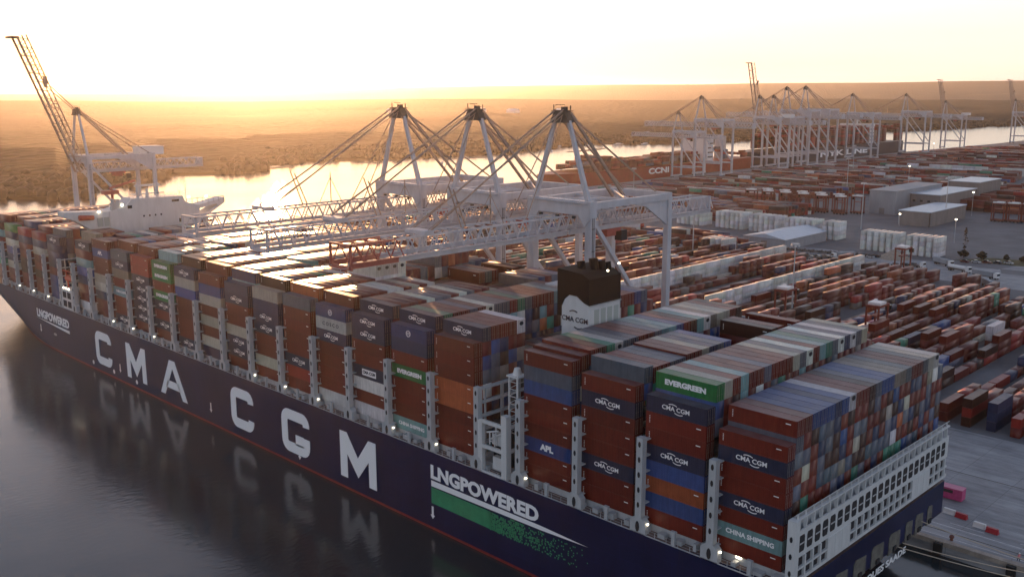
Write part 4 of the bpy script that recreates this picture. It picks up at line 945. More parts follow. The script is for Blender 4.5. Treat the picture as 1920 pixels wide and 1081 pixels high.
    y = (y_tip if not raised else -1)
    joined = MB()
    while y < 66:
        for s in (-1, 1):
            if lattice:
                red = red_tip and y < -61
                out.append(('boom_brace', upr if red else up, (s*3.3, y, 0), None)); out.append(('boom_brace', dnr if red else dn, (s*3.3, y, 0), None))
            else:
                joined.beam((s*3.3, y, zb+1.2), (s*3.3, y+pitch/2, zt-.4), .35).beam((s*3.3, y+pitch/2, zt-.4), (s*3.3, y+pitch, zb+1.2), .35)
        y += pitch
    if not lattice: out.append(('boom_lattice', joined.mesh('boom_lattice', M_CRANE), (0, 0, 0), 'stuff'))
    if raised:
        # boom hinged up
        A = R(69 if raised is True else raised); L = 72; dirv = Vector((0, -math.cos(A), math.sin(A))); nv = Vector((0, math.sin(A), math.cos(A)))
        b0 = Vector((0, -2, zb+.6)); mb = MB()
        for s in (-1, 1):
            sx = Vector((s*3.5, 0, 0)); mb.beam(b0+sx, b0+sx+dirv*L, .9, .9); mb.beam(b0+sx*.85+nv*4.6, b0+sx*.85+nv*4.6+dirv*L, .5, .5)
            k = 0
            while k*4.5 < L-4: mb.beam(b0+sx+dirv*(k*4.5), b0+sx*.9+nv*4.6+dirv*(k*4.5+2.25), .3); mb.beam(b0+sx*.9+nv*4.6+dirv*(k*4.5+2.25), b0+sx+dirv*(k*4.5+4.5), .3); k += 1
        k = 0
        while k*9 < L: mb.beam(b0-Vector((3.5, 0, 0))+dirv*(k*9), b0+Vector((3.5, 0, 0))+dirv*(k*9), .45); mb.beam(b0-Vector((3.2, 0, 0))+nv*4.6+dirv*(k*9), b0+Vector((3.2, 0, 0))+nv*4.6+dirv*(k*9), .35); k += 1
        part('boom', mb, M_CRANED); e = b0+dirv*L
        mb = MB(); mb.box(-4, 4, e.y-3.2, e.y+.6, e.z-.3, e.z+.6); part('boom_tip', mb, M_CRANEDK)
        q = b0+dirv*45+nv*5
        part('forestay', MB().beam((1.6, -.5, 84.5), tuple(q+Vector((3, 0, 0))), .4).beam((-1.6, -.5, 84.5), tuple(q-Vector((3, 0, 0))), .4).beam(tuple(q+nv*-.5-Vector((3, 0, 0))), tuple(q+nv*1.5+dirv*5-Vector((3, 0, 0))), 1.6), M_CRANED)
    part('machinery_house', MB().box(-4.6, 4.6, 30.5, 44, 60.0, 64.2) if raised else MB().box(-3.2, 3.2, 8, 13, 57.3, 60.4).box(-1, 3, 14, 17, 57.3, 59), M_WPLAST if raised else M_CRANE)
    part('house_roof', MB().box(-4.9, 4.9, 30.2, 44.3, 64.2, 64.5) if raised else MB().box(-3.4, 3.4, 7.8, 13.2, 60.4, 60.6), M_CRANE)
    part('deck_bracing', MB().beam((-9.6, 2, 60.6), (9.6, 17, 60.6), .6).beam((9.6, 17, 60.6), (-9.6, 34, 60.6), .6).beam((-9.6, 17, 60.3), (9.6, 17, 60.3), .7), M_CRANE)
    gl = MB()
    for k in range(9): gl.box(lx+1.0, lx+1.25, -.5+.0, .5, 6+k*6, 6.15+k*6)
    gl.box(lx+1.05, lx+1.15, -.35, -.25, 3, 57).box(lx+1.05, lx+1.15, .25, .35, 3, 57); part('leg_ladder', gl, M_CRANEDK)
    gw = MB(); gw.box(-lx, lx, -2.3, -1.4, 60.9, 61.0)
    for k in range(12): gw.box(-lx+k*1.88, -lx+k*1.88+.07, -2.3, -2.2, 61, 62.1)
    gw.box(-lx, lx, -2.3, -2.22, 62.05, 62.12); part('portal_walkway', gw, M_CRANE)
    for x in (-6, 0, 6): part('floodlight', MB().box(x-.5, x+.5, -1.9, -1.4, 56.6, 57.3), M_CRANEDK)
    part('trolley', MB().box(-3.4, 3.4, 16, 22, zb-1.2, zb-.05).box(-2.5, 2.5, 17, 21, zb-2.6, zb-1.2), M_CRANERED)
    part('operator_cab', MB().box(1.0, 3.4, 22.3, 25.0, zb-4.2, zb-1.2), M_GLASS)
    part('stairway', MB().beam((-lx-1.6, 35, 3), (-lx-1.6, 35, 58), .5, .8).box(-lx-2.4, -lx-.9, 34, 36.6, 20, 20.2).box(-lx-2.4, -lx-.9, 34, 36.6, 38, 38.2), M_CRANE)
    return out
def place(parts, name, loc, rotz, scale=1.):
    e = empty(name, loc, rotz); e.scale = (scale,)*3
    for nm, me, l, par in parts:
        o_ = link(nm, me, e, l)
        if par == 'stuff': o_['kind'] = 'stuff'
    return e
CR_DET = crane_parts(); CR_DET2 = crane_parts(red_tip=False)
for i, (x, lab) in enumerate(((-110, 'nearest pale steel quay crane, lattice boom lowered over the ship beside the funnel'), (-144, 'middle quay crane of the three with booms lowered over the ship'), (-179.5, 'farthest of the three quay cranes with booms lowered over the ship'))):
    c = place(CR_DET if i == 0 else CR_DET2, 'ship_to_shore_crane', (x, 70, LZ), 0); tag(c, lab, 'crane', 'quay cranes along the terminal')
CR_UP = crane_parts(raised=70, red_tip=False)
tag(place(CR_UP, 'ship_to_shore_crane', (-436, 70, LZ), 0, .96), 'quay crane beyond the ship bow with its lattice boom raised steeply', 'crane', 'quay cranes along the terminal')
CR_FAR = crane_parts(lattice=False, red_tip=False); CR_FARUP = crane_parts(raised=79, lattice=False, red_tip=False)
far_labels = ['small low quay crane left of the red ship cranes, round white machinery house', 'tall crane over the bow of the red hulled ship', 'far crane with lowered boom just right of the raised boom', 'left of the two tallest far cranes', 'right of the two tallest far cranes', 'far crane over the lettered dark ship hull', 'far crane at the stern of the lettered dark ship', 'far crane with raised boom next to the first tower group', 'far crane with raised boom standing alone against the bright water', 'far crane with raised boom at the right edge of the photo']
for (y, sc, up), lab in zip(((731, .80, 0), (773, .985, 0), (925, .985, 0), (955, 1.10, 0), (1001, 1.11, 0), (1130, 1.0, 0), (1301, .99, 0), (893, .985, 1), (1452, .86, 1), (1686, .87, 1)), far_labels):
    c = place(CR_FARUP if up else CR_FAR, 'ship_to_shore_crane', (-536, y, LZ) if y < 1500 else (-508, y, LZ), R(-90), sc); tag(c, lab, 'crane', 'quay cranes along the terminal')
struct(MB().box(-536.2, -535.8, 600, 1500, LZ+.004, LZ+.02).box(-501.2, -500.8, 600, 1500, LZ+.004, LZ+.02).build('far_crane_rail', M_RAIL))

# ------------------------------------------------------------------ far ships
def far_ship(y0, y1, label, hullm, words, topcol, hz=16, beam=42, tx=-545, tiers=5, ty=0, tsx=11, tsz=10):
    s = empty('container_ship', (tx-beam/2, (y0+y1)/2, 0)); tag(s, label, 'ship', 'ships at the far quay')
    L = y1-y0; inv = Matrix.Translation(-Vector((tx-beam/2, (y0+y1)/2, 0)))
    def q(name, mb, m, fix=False): o = mb.build(name, m, s, fix); o.matrix_parent_inverse = inv; return o
    V = []; Fc = []; zs = (0, 4, 10, hz); rings = []
    for z in zs:
        t = z/hz; pts = []
        for k in range(25):
            u = k/24; y = y0+(8-8*t)*(1-u)+L*u if False else y0-(6*t)+(L+6*t)*u
            w = beam/2*min(1, (max(0, u)/.13+.001)**.6 if u < .13 else 1)*(1 if u < .95 else (1-(u-.95)*2))
            pts.append((w, y))
        ring = [(tx-beam/2+w, y, z) for w, y in pts]+[(tx-beam/2-w, y, z) for w, y in reversed(pts)]
        rings.append(len(V)); V += ring
    n = 50
    mb = MB(); mb.v = V; mb.f = [(rings[k]+i, rings[k]+(i+1) % n, rings[k+1]+(i+1) % n, rings[k+1]+i) for k in range(3) for i in range(n)]+[tuple(rings[3]+i for i in range(n))]
    q('hull', mb, hullm, True)
    q('accommodation', MB().box(tx-beam+3, tx-3, y0+L*.72, y0+L*.72+12, hz, hz+27).box(tx-beam, tx, y0+L*.72+1, y0+L*.72+7, hz+24, hz+27).box(tx-beam/2-1, tx-beam/2+1, y0+L*.72+3, y0+L*.72+5, hz+27, hz+35), M_WPLAST)
    for r_ in range(4): q('window_band', MB().box(tx-2.98, tx-2.9, y0+L*.72+1, y0+L*.72+11, hz+4+5*r_, hz+5.3+5*r_), M_GLASS)
    q('funnel', MB().box(tx-beam/2-5, tx-beam/2+5, y0+L*.86, y0+L*.86+9, hz, hz+26), M_SHIPGREY)
    me = text_mesh(words, M_LET, .04, .03); t = link('hull_lettering', me, s); t.matrix_parent_inverse = inv; t.rotation_euler = (R(90), 0, R(90)); t.location = (tx+.1, ty, 10.2); t.scale = (tsx, tsz, 1)
    # boxes on deck, one mass
    V = []; Cc = []
    for by in np.arange(y0+L*.12, y1-14, 14.2):
        if abs(by-(y0+L*.72+3)) < 16 or abs(by-(y0+L*.86+4)) < 12: continue
        n = max(1, int(tiers+fbm(by, 7, .02, 2)*2.5))
        for r_ in range(int((beam-2)/2.55)):
            for t in range(n+(1 if r_ > 2 and random.random() < .4 else 0)):
                if t < n-1 and r_ < int((beam-2)/2.55)-1 and r_ > 0: continue
                V.append((tx-beam+1.2+r_*2.55, by, hz+1+t*2.7)); Cc.append(col_of(random.choice(topcol)))
    V = np.array(V); vv = V[:, None, :]+VB[None]*np.array([2.44, 12.2, 2.6]); Fc = (FB[None, 1:]+np.arange(len(V))[:, None, None]*8)
    o = link('deck_containers', np_mesh('deck_containers', vv.reshape(-1, 3), Fc.reshape(-1, 4), M_CONTS, np.repeat(np.array(Cc), 5, axis=0)), s); o.matrix_parent_inverse = inv; o['kind'] = 'stuff'
far_ship(552, 905, 'red hulled container ship moored at the far quay, white letters on its side', M_FARHULL, 'CCNI', 'MMmRRBSMO', hz=15, tiers=3, ty=712, tsx=15, tsz=8)
far_ship(925, 1330, 'dark hulled container ship behind the group of far cranes, lettering on its hull', M_FARHULL2, 'NYK LINE', 'MMMRRmmBM', hz=19, beam=50, tiers=8, ty=1135, tsx=32, tsz=10)

# ------------------------------------------------------------------ yard machines, masts, buildings, vehicles
def place_label(fmt, k): return fmt.format(ordn(k))
def straddle():
    e = empty('straddle_carrier')
    for s in (-1, 1):
        MB().box(s*2.3-.35, s*2.3+.35, -4.6, 4.6, .9, 1.7).build('side_frame', M_STRAD, e)
        for y in (-3.9, 3.9): MB().box(s*2.3-.25, s*2.3+.25, y-.35, y+.35, 1.7, 12.2).build('leg', M_STRAD, e)
        for y in (-3.6, -1.3, 1.3, 3.6): MB().tube((s*2.3-.35, y, .75), (s*2.3+.35, y, .75), .75, 10).build('wheel', M_TYRE, e)
    MB().box(-2.7, 2.7, -4.4, -3.4, 12.2, 13.0).box(-2.7, 2.7, 3.4, 4.4, 12.2, 13.0).box(-2.6, -2.0, -3.4, 3.4, 12.2, 12.8).box(2.0, 2.6, -3.4, 3.4, 12.2, 12.8).build('top_frame', M_STRAD, e)
    MB().box(-2.4, 2.4, -3.0, 2.0, 13.0, 13.9).box(-2.6, -1.6, 2.2, 3.6, 13.0, 14.0).build('engine_cover', M_WPLAST, e)
    MB().box(1.0, 2.9, 4.4, 6.0, 10.2, 12.2).build('cab', M_GLASS, e)
    MB().box(-1.1, 1.1, -3.0, 3.0, 8.6, 9.1).build('spreader', M_STRAD, e)
    return e
sp0 = straddle(); first = True
sspots = [(-131.5, 352, 0, 'red straddle carrier on the open apron, nearest the white lorries'), (-83.5, 216, 0, 'straddle carrier over the magenta container in the near yard'), (-122, 218, 0, 'straddle carrier with white top beside the near yard floodlight mast')]
for k in range(12): sspots.append((-338+k*7.5, 552+(k%2)*12, 90, f'{ordn(k+1)} straddle carrier from the left in the parked row before the sheds'))
for k in range(6): sspots.append((-165+k*9, 590+k*3, 90, f'{ordn(k+1)} straddle carrier from the left in the group right of the sheds'))
for x, y, a, lab in sspots:
    c = sp0 if first else copy_tree(sp0); first = False
    c.location = (x, y, LZ); c.rotation_euler = (0, 0, R(a)); tag(c, lab, 'straddle carrier', 'straddle carriers in the terminal')
def mast():
    e = empty('floodlight_mast'); MB().tube((0, 0, 0), (0, 0, 31), .35, 8, .2).build('pole', M_SHIPGREY, e)
    MB().tube((0, 0, 30.4), (0, 0, 31), 1.7, 10, 1.7).build('head_frame', M_SHIPGREY, e)
    for k in range(6): t = k*math.pi/3; MB().box(1.6*math.cos(t)-.3, 1.6*math.cos(t)+.3, 1.6*math.sin(t)-.3, 1.6*math.sin(t)+.3, 29.9, 30.5).build('floodlight', M_WPLAST, e)
    return e
m0 = mast(); first = True
for k, (x, y) in enumerate(((-120, 220), (-246, 336), (-216, 486), (-62, 352), (-20, 560), (-320, 220), (-400, 480), (-190, 560), (-90, 640), (-330, 700), (-420, 900))):
    c = m0 if first else copy_tree(m0); first = False; c.location = (x, y, LZ)
    tag(c, ['floodlight mast rising behind the stern containers in the near yard', 'floodlight mast just right of the nearest crane leg', 'floodlight mast in front of the parked straddle carriers', 'floodlight mast by the apron at the right edge', 'floodlight mast near the dark stacks at upper right', 'floodlight mast seen between the quay crane legs', 'floodlight mast in the far yard left of the sheds', 'floodlight mast beside the canopy shed', 'floodlight mast right of the sheds against dark stacks', 'floodlight mast in the middle of the far yard', 'floodlight mast near the far cranes'][k], 'floodlight mast', 'floodlight masts in the terminal')
def shed(name, x0, x1, y0, y1, h, label, wall=M_WALLB, roof=M_ROOFB, ridge=0, doors=2, wins=0):
    e = empty(name, ((x0+x1)/2, (y0+y1)/2, LZ)); tag(e, label, 'building', 'sheds in the terminal'); inv = Matrix.Translation(-e.location)
    def q(n_, mb, m, fix=False): o = mb.build(n_, m, e, fix); o.matrix_parent_inverse = inv; return o
    q('wall', MB().box(x0, x1, y0, y1, LZ, LZ+h), wall)
    if ridge: q('roof', MB().prism([(x0-.6, LZ+h), (x1+.6, LZ+h), ((x0+x1)/2, LZ+h+ridge)], 1, y0-.6, y1+.6), roof, True)
    else: q('roof', MB().box(x0-.5, x1+.5, y0-.5, y1+.5, LZ+h+.003, LZ+h+.5), roof)
    for k in range(doors): dx = x0+(x1-x0)*(k+.5)/doors; q('door', MB().box(dx-2, dx+2, y0-.08, y0+.02, LZ, LZ+4.5), M_WALLB2)
    for k in range(wins): dx = x0+(x1-x0)*(k+.5)/wins; q('window', MB().box(dx-1, dx+1, y0-.07, y0+.02, LZ+h*.6, LZ+h*.6+1.4), M_GLASS)
    return q
shed('shed', -236, -209, 374, 424, 6, 'low shed with pale blue pitched roof beside the reefer stacks', ridge=2.6, doors=1)
shed('warehouse', -252, -232, 575, 660, 17, 'tall windowless grey warehouse hall, left part of the shed group', wall=M_WALLB, roof=M_WALLB, doors=1)
q = shed('canopy_shed', -209, -188, 528, 592, 9.5, 'workshop shed with broad pale blue canopy roof', wall=M_WALLB2, doors=3)
q('canopy_post', MB().box(-188.4, -188, 528, 528.4, LZ, LZ+9.4).box(-209, -208.6, 527.4, 527.8, LZ, LZ+9.4), M_SHIPGREY)
q = shed('workshop', -231.5, -209.5, 600, 672, 14, 'grey-brown workshop behind the canopy shed', wall=M_WALLB2, doors=2, wins=4)
shed('office_block', -238, -214, 690, 740, 17, 'long low-roofed office block at the back of the shed group', wall=M_WALLB2, doors=1, wins=5)
shed('depot_building', -165, -120, 660, 700, 9, 'flat grey depot building right of the shed group', wall=M_WALLB, doors=3)
shed('long_shed', -120, -20, 720, 745, 8, 'long dark shed at the right edge behind the straddle carriers', wall=M_WALLB2, roof=M_WALLB2, doors=5)
# lorries and cars
def lorry(kind):
    e = empty('lorry'); 
    MB().prism([(-2.2, .9), (0, .9), (0, 3.4), (-.7, 3.8), (-2.2, 3.8)], 0, -1.25, 1.25).build('cab', M_WPLAST, e, True).rotation_euler = (0, 0, 0)
    MB().box(-1.2, 1.2, -2.25, -2.18, 2.1, 3.2).build('windscreen', M_GLASS, e)
    MB().box(-1.1, 1.1, 0, 12.6, 1.0, 1.3).build('chassis', M_CRANEDK, e)
    if kind == 0: MB().box(-1.25, 1.25, .8, 12.8, 1.4, 3.9).build('trailer', M_WALLB, e)
    elif kind == 1: MB().tube((0, .8, 2.5), (0, 12, 2.5), 1.1, 12).build('tank', M_WPLAST, e)
    for y in (-1.2, 1.8, 9.6, 10.9):
        for s in (-1, 1): MB().tube((s*1.25, y, .52), (s*.9, y, .52), .52, 9).build('wheel', M_TYRE, e)
    return e
LR = [lorry(0), lorry(1), lorry(2)]; used = [0, 0, 0]
for k, (x, y, a, kd, lab) in enumerate(((-121, 386, 60, 0, 'white box lorry on the road behind the reefer stack'), (-130, 372, 75, 2, 'white lorry cab with empty trailer beside the straddle carrier'), (-108, 374, 70, 1, 'white tank lorry in the middle of the lorry queue'), (-92, 366, 75, 0, 'white lorry at the right end of the lorry queue'), (-184, 352, -20, 2, 'white lorry cab in front of the blue roofed shed'), (-175, 368, -30, 0, 'grey box lorry parked by the blue roofed shed'), (-96, 346, 30, 2, 'dark flatbed lorry at the end of the near container rows'), (-84, 340, 40, 0, 'lorry carrying a dark box on the apron at right'), (-60, 420, 80, 1, 'white tanker on the road at the right edge'))):
    c = LR[kd] if not used[kd] else copy_tree(LR[kd]); used[kd] = 1
    c.location = (x, y, LZ+.01); c.rotation_euler = (0, 0, R(a)); c.scale = (.9,)*3; tag(c, lab, 'lorry', 'lorries on the apron')
def car(colr, nm):
    m = mat(nm, colr, .3); e = empty('parked_car')
    MB().box(-.9, .9, -2.2, 2.2, .35, .95).build('body', m, e)
    MB().prism([(-1.5, .95), (1.7, .95), (1.2, 1.5), (-.7, 1.5)], 0, -.8, .8).build('cabin', M_GLASS, e, True)
    for y in (-1.4, 1.4):
        for s in (-1, 1): MB().tube((s*.92, y, .33), (s*.7, y, .33), .33, 8).build('wheel', M_TYRE, e)
    return e
cars = [car((.03, .035, .05), 'dark_car_paint'), car((.35, .36, .38), 'silver_car_paint'), car((.12, .02, .02), 'red_car_paint'), car((.55, .55, .55), 'white_car_paint')]; used = [0]*4
cnm = ['dark', 'silver', 'red', 'white']; k = 0
for rowi, (xa, ya, xb, yb, n) in enumerate(((-195, 350, -150, 398, 15), (-160, 352, -132, 380, 9), (-120, 405, -60, 440, 14), (-215, 342, -160, 344, 10), (-285, 470, -235, 475, 12))):
    for i in range(n):
        if random.random() < .15: continue
        t = i/(n-1); q_ = random.choice((0, 0, 0, 1, 2, 3)); c = cars[q_] if not used[q_] else copy_tree(cars[q_]); used[q_] = 1
        c.location = (xa+(xb-xa)*t+random.uniform(-.3, .3), ya+(yb-ya)*t, LZ+.01); c.rotation_euler = (0, 0, R(random.choice((80, -100))+random.uniform(-4, 4)))
        tag(c, f'{cnm[q_]} car, {ordn(i+1)} from left, {["row before blue roofed shed", "short row on open apron", "row by roadside verge", "line ending the yard rows", "row behind reefer stacks"][rowi]}', 'car', 'cars parked in the terminal')
def trailer():
    e = empty('parked_trailer'); MB().box(-.5, .5, -6, 6, 1.0, 1.25).build('frame', M_CRANEDK, e)
    for y in (-5.8, -2.9, 0, 2.9, 5.8): MB().box(-1.2, 1.2, y-.12, y+.12, 1.25, 1.4).build('cross_member', M_CRANEDK, e)
    for y in (3.4, 4.7, 6.0-.1):
        for s in (-1, 1): MB().tube((s*1.2, y, .5), (s*.85, y, .5), .5, 8).build('wheel', M_TYRE, e)
    return e
t0_ = trailer(); first = True
for k in range(22):
    c = t0_ if first else copy_tree(t0_); first = False
    row_, i_ = divmod(k, 11); c.location = (-212+i_*4.6, 356+row_*17+i_*1.2, LZ+.01); c.rotation_euler = (0, 0, R(-38+random.uniform(-5, 5)))
    tag(c, f'empty dark trailer on the apron, {ordn(i_+1)} from left in the {["nearer", "farther"][row_]} trailer row', 'trailer', 'empty trailers parked on the apron')
YL = MB().box(-.45, .45, -.45, .45, -.3, .3).mesh('lamp_head', M_LAMP)
for k, (x, y, z) in enumerate(((-190, 610, 17), (-205, 520, 8), (-545, 985, 26), (-300, 760, 22), (-90, 820, 24), (-60, 800, 24), (-150, 470, 14), (-420, 1120, 24))):
    e = empty('lamp_post', (x, y, LZ)); MB().tube((0, 0, 0), (0, 0, z), .18, 6, .12).build('pole', M_SHIPGREY, e); link('lamp_head', YL, e, (0, 0, z+.2))
    tag(e, ['lit lamp beside the canopy shed roof', 'lit lamp in front of the canopy shed', 'lit lamp at the far quay between the crane legs', 'lit lamp in the middle of the far container yard', 'left lamp of the lit pair over the dark stacks at right', 'right lamp of the lit pair over the dark stacks at right', 'lit lamp on the open tarmac right of the sheds', 'lit lamp far back in the yard near the tall cranes'][k], 'lamp post', 'lit yard lamps')
# spoil heap and verge vegetation
hp = MB(); n = 14
hp.v = [(0, 0, 5.2)]+[(r_*math.cos(2*math.pi*k/n)*(1+.12*math.sin(k*2.3)), r_*math.sin(2*math.pi*k/n)*(1+.1*math.cos(k*1.7)), z) for r_, z in ((3, 3.3), (6.5, 1.3), (9, 0)) for k in range(n)]
hp.f = [(0, 1+k, 1+(k+1) % n) for k in range(n)]+[(1+q*n+k, 1+(q+1)*n+k, 1+(q+1)*n+(k+1) % n, 1+q*n+(k+1) % n) for q in range(2) for k in range(n)]
o = hp.build('sand_heap', M_SAND); o.location = (-153, 392, LZ); tag(o, 'conical heap of sand on the open apron', 'sand heap')
def tree(x, y, h, w, label, group):
    e = empty('tree', (x, y, LZ)); tag(e, label, 'tree', group); MB().tube((0, 0, 0), (0, 0, h*.6), .22, 6, .1).build('trunk', M_BARK, e)
    V = []; Fc = []; o_ = 0
    for k in range(70):
        t = random.random(); a = random.random()*6.28; rr_ = w*math.sqrt(random.random())*math.sin(math.pi*min(1, .15+t*.85)); c = np.array([rr_*math.cos(a), rr_*math.sin(a), h*(.2+.78*t)])
        tv, tf = TPL[k % 4]; s_ = random.uniform(.35, .8)*w*.4; V.append(tv*s_+c); Fc.append(tf+o_); o_ += len(tv)
    link('crown', np_mesh('crown', np.vstack(V), np.vstack(Fc), M_FOREST), e)
tree(-131, 434, 14, 1.3, 'tall dark narrow conifer by the road at right', None) if False else None
e_ = tree(-131, 434, 15, 1.5, 'tall dark narrow conifer by the road at right', 'trees and bushes along the verge')
for k in range(14): tree(-125+k*9+random.uniform(-2, 2), 418+k*2.2+random.uniform(-4, 4), random.uniform(2.5, 5), random.uniform(1.6, 3), f'low bush on the roadside verge, {ordn(k+1)} from the tall conifer', 'trees and bushes along the verge')
gv = MB(); gv.add([(-128, 408, LZ+.012), (60, 436, LZ+.012), (60, 470, LZ+.012), (-115, 430, LZ+.012)], [(0, 1, 2, 3)])
struct(gv.build('grass_verge', mat('dry_grass', (.09, .085, .04), .95, noise=.4, nscale=.2, src='World')))
# quay furniture
pk = empty('skip_bin', (-8.2, 88.5, LZ), R(2)); tag(pk, 'open magenta skip standing on the quay behind the stern', 'skip')
MB().box(-3, 3, -1.25, 1.25, .15, 2.6).build('body', mat('magenta_paint', (.50, .07, .20), .5, noise=.15), pk); MB().box(-2.2, 1.0, -1.28, -1.24, 1.6, 2.3).build('sign_panel', M_CRANEDK, pk); MB().box(-3.05, 3.05, -1.3, 1.3, 2.6, 2.75).build('rim', mat('magenta_rim', (.55, .16, .28), .5), pk)
for k, (x, y, m, lab) in enumerate(((-2.2, 79.3, M_RED, 'red block on the quay nearest the ship stern'), (-4.9, 79.8, M_WPLAST, 'white block on the quay partly hidden by the stern'), (2.3, 77.2, M_WPLAST, 'white block of the pair standing on the quay'), (5.1, 76.4, M_RED, 'red block of the pair standing on the quay'))):
    e = empty('barrier_block', (x, y, LZ), R(-4)); tag(e, lab, 'barrier', 'red and white blocks on the quay')
    MB().prism([(-.55, 0), (.55, 0), (.35, .5), (.3, 1.05), (-.3, 1.05), (-.35, .5)], 0, -1.2, 1.2).build('body', m, e, True); MB().box(-1.25, 1.25, -.62, .62, -.0, .14).build('foot', m, e)
for k, x in enumerate((0.5, 15, 29, 43)):
    e = empty('bollard', (x, 66.6, LZ+.18)); tag(e, f'rusty mooring bollard on the quay edge, {ordn(k+1)} behind the ship stern', 'bollard', 'bollards on the quay edge')
    MB().tube((0, 0, 0), (0, 0, .7), .34, 10, .28).build('post', mat('rusty_iron', (.16, .06, .04), .8) if k == 0 else bpy.data.materials['rusty_iron'], e); MB().tube((0, 0, .7), (0, -.1, .95), .5, 10, .42).build('head', bpy.data.materials['rusty_iron'], e)
# mooring lines: hang a little
def rope(a, b, sag, label):
    n = 12; a, b = Vector(a), Vector(b); mb = MB(); pts = [a.lerp(b, k/n)-Vector((0, 0, sag*4*(k/n)*(1-k/n))) for k in range(n+1)]
    for p, q in zip(pts[:-1], pts[1:]): mb.tube(p, q, .09, 5)
    tag(mb.build('mooring_line', M_ROPE), label, 'rope', 'mooring lines at the stern')
rope((.5, 49.6, 13.0), (29, 66.6, 3.9), .6, 'upper mooring line from the transom to the quay'); rope((.5, 41.5, 11.4), (29.3, 66.6, 3.8), .8, 'middle mooring line from the transom to the quay'); rope((.5, 39.4, 11.4), (43, 66.5, 3.8), 1.0, 'lower mooring line from the transom to the quay')
# person on the quay
def person(x, y, rz):
    me = bpy.data.meshes.new('person'); V = [(0, 0, .95), (0, 0, 1.15), (0, .01, 1.40), (0, .0, 1.52), (0, -.02, 1.66), (.11, 0, .90), (.14, -.12, .48), (.15, .02, .07), (.15, -.14, .04), (-.11, 0, .90), (-.13, .10, .48), (-.14, .26, .08), (-.14, .12, .04),
        (.19, 0, 1.41), (.30, -.05, 1.15), (.34, -.22, .98), (-.19, 0, 1.41), (-.31, .02, 1.14), (-.34, -.14, .95)]
    E_ = [(0, 1), (1, 2), (2, 3), (3, 4), (0, 5), (5, 6), (6, 7), (7, 8), (0, 9), (9, 10), (10, 11), (11, 12), (2, 13), (13, 14), (14, 15), (2, 16), (16, 17), (17, 18)]
    me.from_pydata(V, E_, []); o = bpy.data.objects.new('person', me); COL.objects.link(o)
    rad = [.15, .15, .17, .07, .11, .10, .075, .05, .045, .10, .075, .05, .045, .075, .055, .04, .075, .055, .04]
    md = o.modifiers.new('skin', 'SKIN'); sv = me.skin_vertices[0].data
    for i, r_ in enumerate(rad): sv[i].radius = (r_, r_)
    sv[0].use_root = True; o.modifiers.new('sub', 'SUBSURF').levels = 2; o.modifiers['sub'].render_levels = 2
    dg = bpy.context.evaluated_depsgraph_get(); m2 = bpy.data.meshes.new_from_object(o.evaluated_get(dg)); bpy.data.objects.remove(o)
    jacket = mat('pink_hivis_jacket', (.62, .22, .24), .7); trous = mat('dark_trousers', (.03, .03, .05), .8); skin = mat('skin', (.45, .26, .18), .6)
    m2.materials.clear(); [m2.materials.append(q) for q in (jacket, trous, skin)]
    for p in m2.polygons:
        z = p.center.z; p.material_index = 2 if z > 1.50 or (z < 1.03 and abs(p.center.x) > .27) else (0 if z > .88 else 1)
    o = link('person', m2, None, (x, y, LZ), rz); tag(o, 'person in pink high-visibility jacket, dark trousers and white helmet walking on the quay', 'person')
    MB().tube((0, -.02, 1.70), (0, -.02, 1.80), .15, 10, .12).tube((0, -.02, 1.80), (0, -.02, 1.86), .12, 10, .05).tube((0, -.05, 1.69), (0, -.05, 1.705), .19, 10).build('helmet', M_WPLAST, o)
person(13.2, 66.9, R(60))
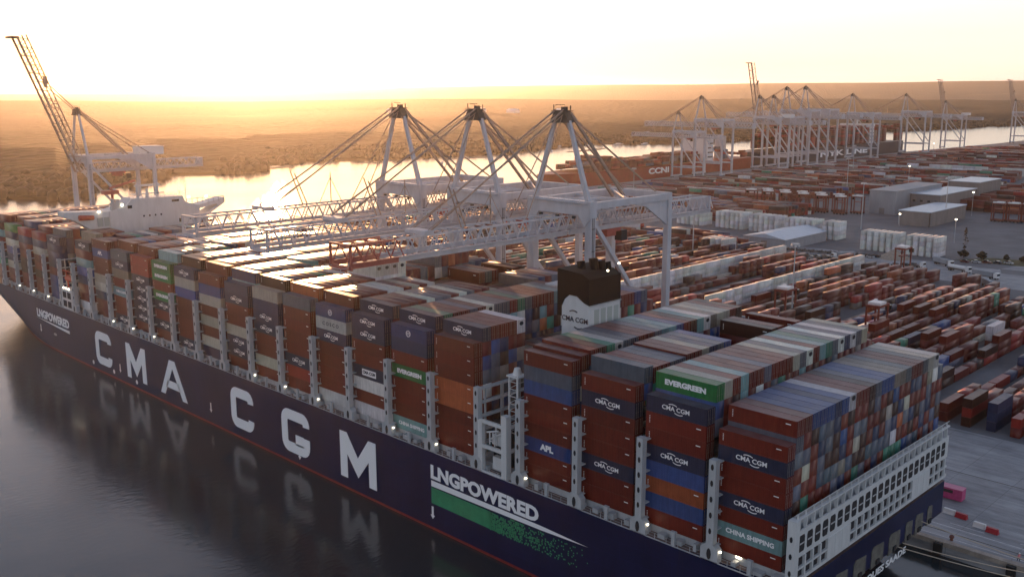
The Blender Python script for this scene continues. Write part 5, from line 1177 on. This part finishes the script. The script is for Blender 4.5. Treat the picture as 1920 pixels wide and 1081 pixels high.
# boats on the river
def boat(x, y, L, a, lab):
    e = empty('boat', (x, y, 0), R(a)); tag(e, lab, 'boat', 'small craft on the river')
    MB().add([(-L*.14, -L/2, .9), (L*.14, -L/2, .9), (L*.15, L*.2, 1.0), (0, L/2, 1.3), (-L*.15, L*.2, 1.0), (-L*.1, -L/2, -.2), (L*.1, -L/2, -.2), (0, L*.42, -.2)], [(0, 1, 2, 3, 4), (5, 7, 6), (0, 5, 6, 1), (1, 6, 7, 3, 2), (4, 3, 7, 5, 0)]).build('hull', M_WPLAST, e, True)
    MB().box(-L*.09, L*.09, -L*.25, L*.1, .9, 2.4).build('cabin', M_WPLAST, e); MB().tube((0, 0, 1), (0, 0, L*.9), .06, 4).build('mast', M_CABLE, e)
for k, (x, y, L, a) in enumerate(((-1040, 1110, 22, 10), (-1020, 1160, 18, 20), (-1010, 1230, 26, 0), (-985, 1275, 24, 5), (-700, 730, 12, 60), (-960, 1000, 14, 30), (-1010, 500, 12, 80), (-1005, 900, 12, 10), (-900, 720, 10, 40))):
    boat(x, y, L, a, ['large white motor boat at the left of the marina', 'white boat second in the marina row', 'long white boat third in the marina row', 'white boat at the right end of the marina row', 'small launch alone in the channel near the crane tops', 'small boat in mid river left of the marina', 'small boat near the bright river bend', 'small boat moored off the far bank', 'small boat between the crane masts in mid river'][k])
# far farm buildings in the woods
for k, (x, y, w_, d_) in enumerate(((-2250, 2050, 60, 30), (-2150, 2120, 40, 22), (-2330, 2150, 30, 20), (-2050, 2240, 36, 20), (-2500, 1900, 26, 18))):
    e = empty('farm_building', (x, y, 24)); tag(e, ['largest white farm building in the far woods', 'second white farm building in the far woods', 'small pale farm building left of the large one', 'pale farm building at the right of the far cluster', 'lone small pale building in the far woods'][k], 'building', 'pale buildings in the far woods')
    MB().box(-w_/2, w_/2, -d_/2, d_/2, -4, 8).build('wall', M_WPLAST, e); MB().prism([(-d_/2-1, 8), (d_/2+1, 8), (0, 13)], 0, -w_/2-1, w_/2+1).build('roof', M_ROOFB, e, True)

# ------------------------------------------------------------------ haze
hz_ = MB().box(-17500, 5200, -11500, 21500, -9.5, 215)
hb = hz_.build('haze'); hb['kind'] = 'stuff'; hm_ = bpy.data.materials.new('haze_air'); hm_.use_nodes = True; n_ = hm_.node_tree.nodes; n_.remove(n_['Principled BSDF'])
pv = n_.new('ShaderNodeVolumePrincipled'); pv.inputs['Color'].default_value = (.93, .90, .88, 1); pv.inputs['Density'].default_value = 2.8e-5; pv.inputs['Anisotropy'].default_value = 0.72
hm_.node_tree.links.new(pv.outputs[0], n_['Material Output'].inputs['Volume']); hb.data.materials.append(hm_)
print('containers', NC, 'rest', len(rest), 'cut', chosen[-1][0])
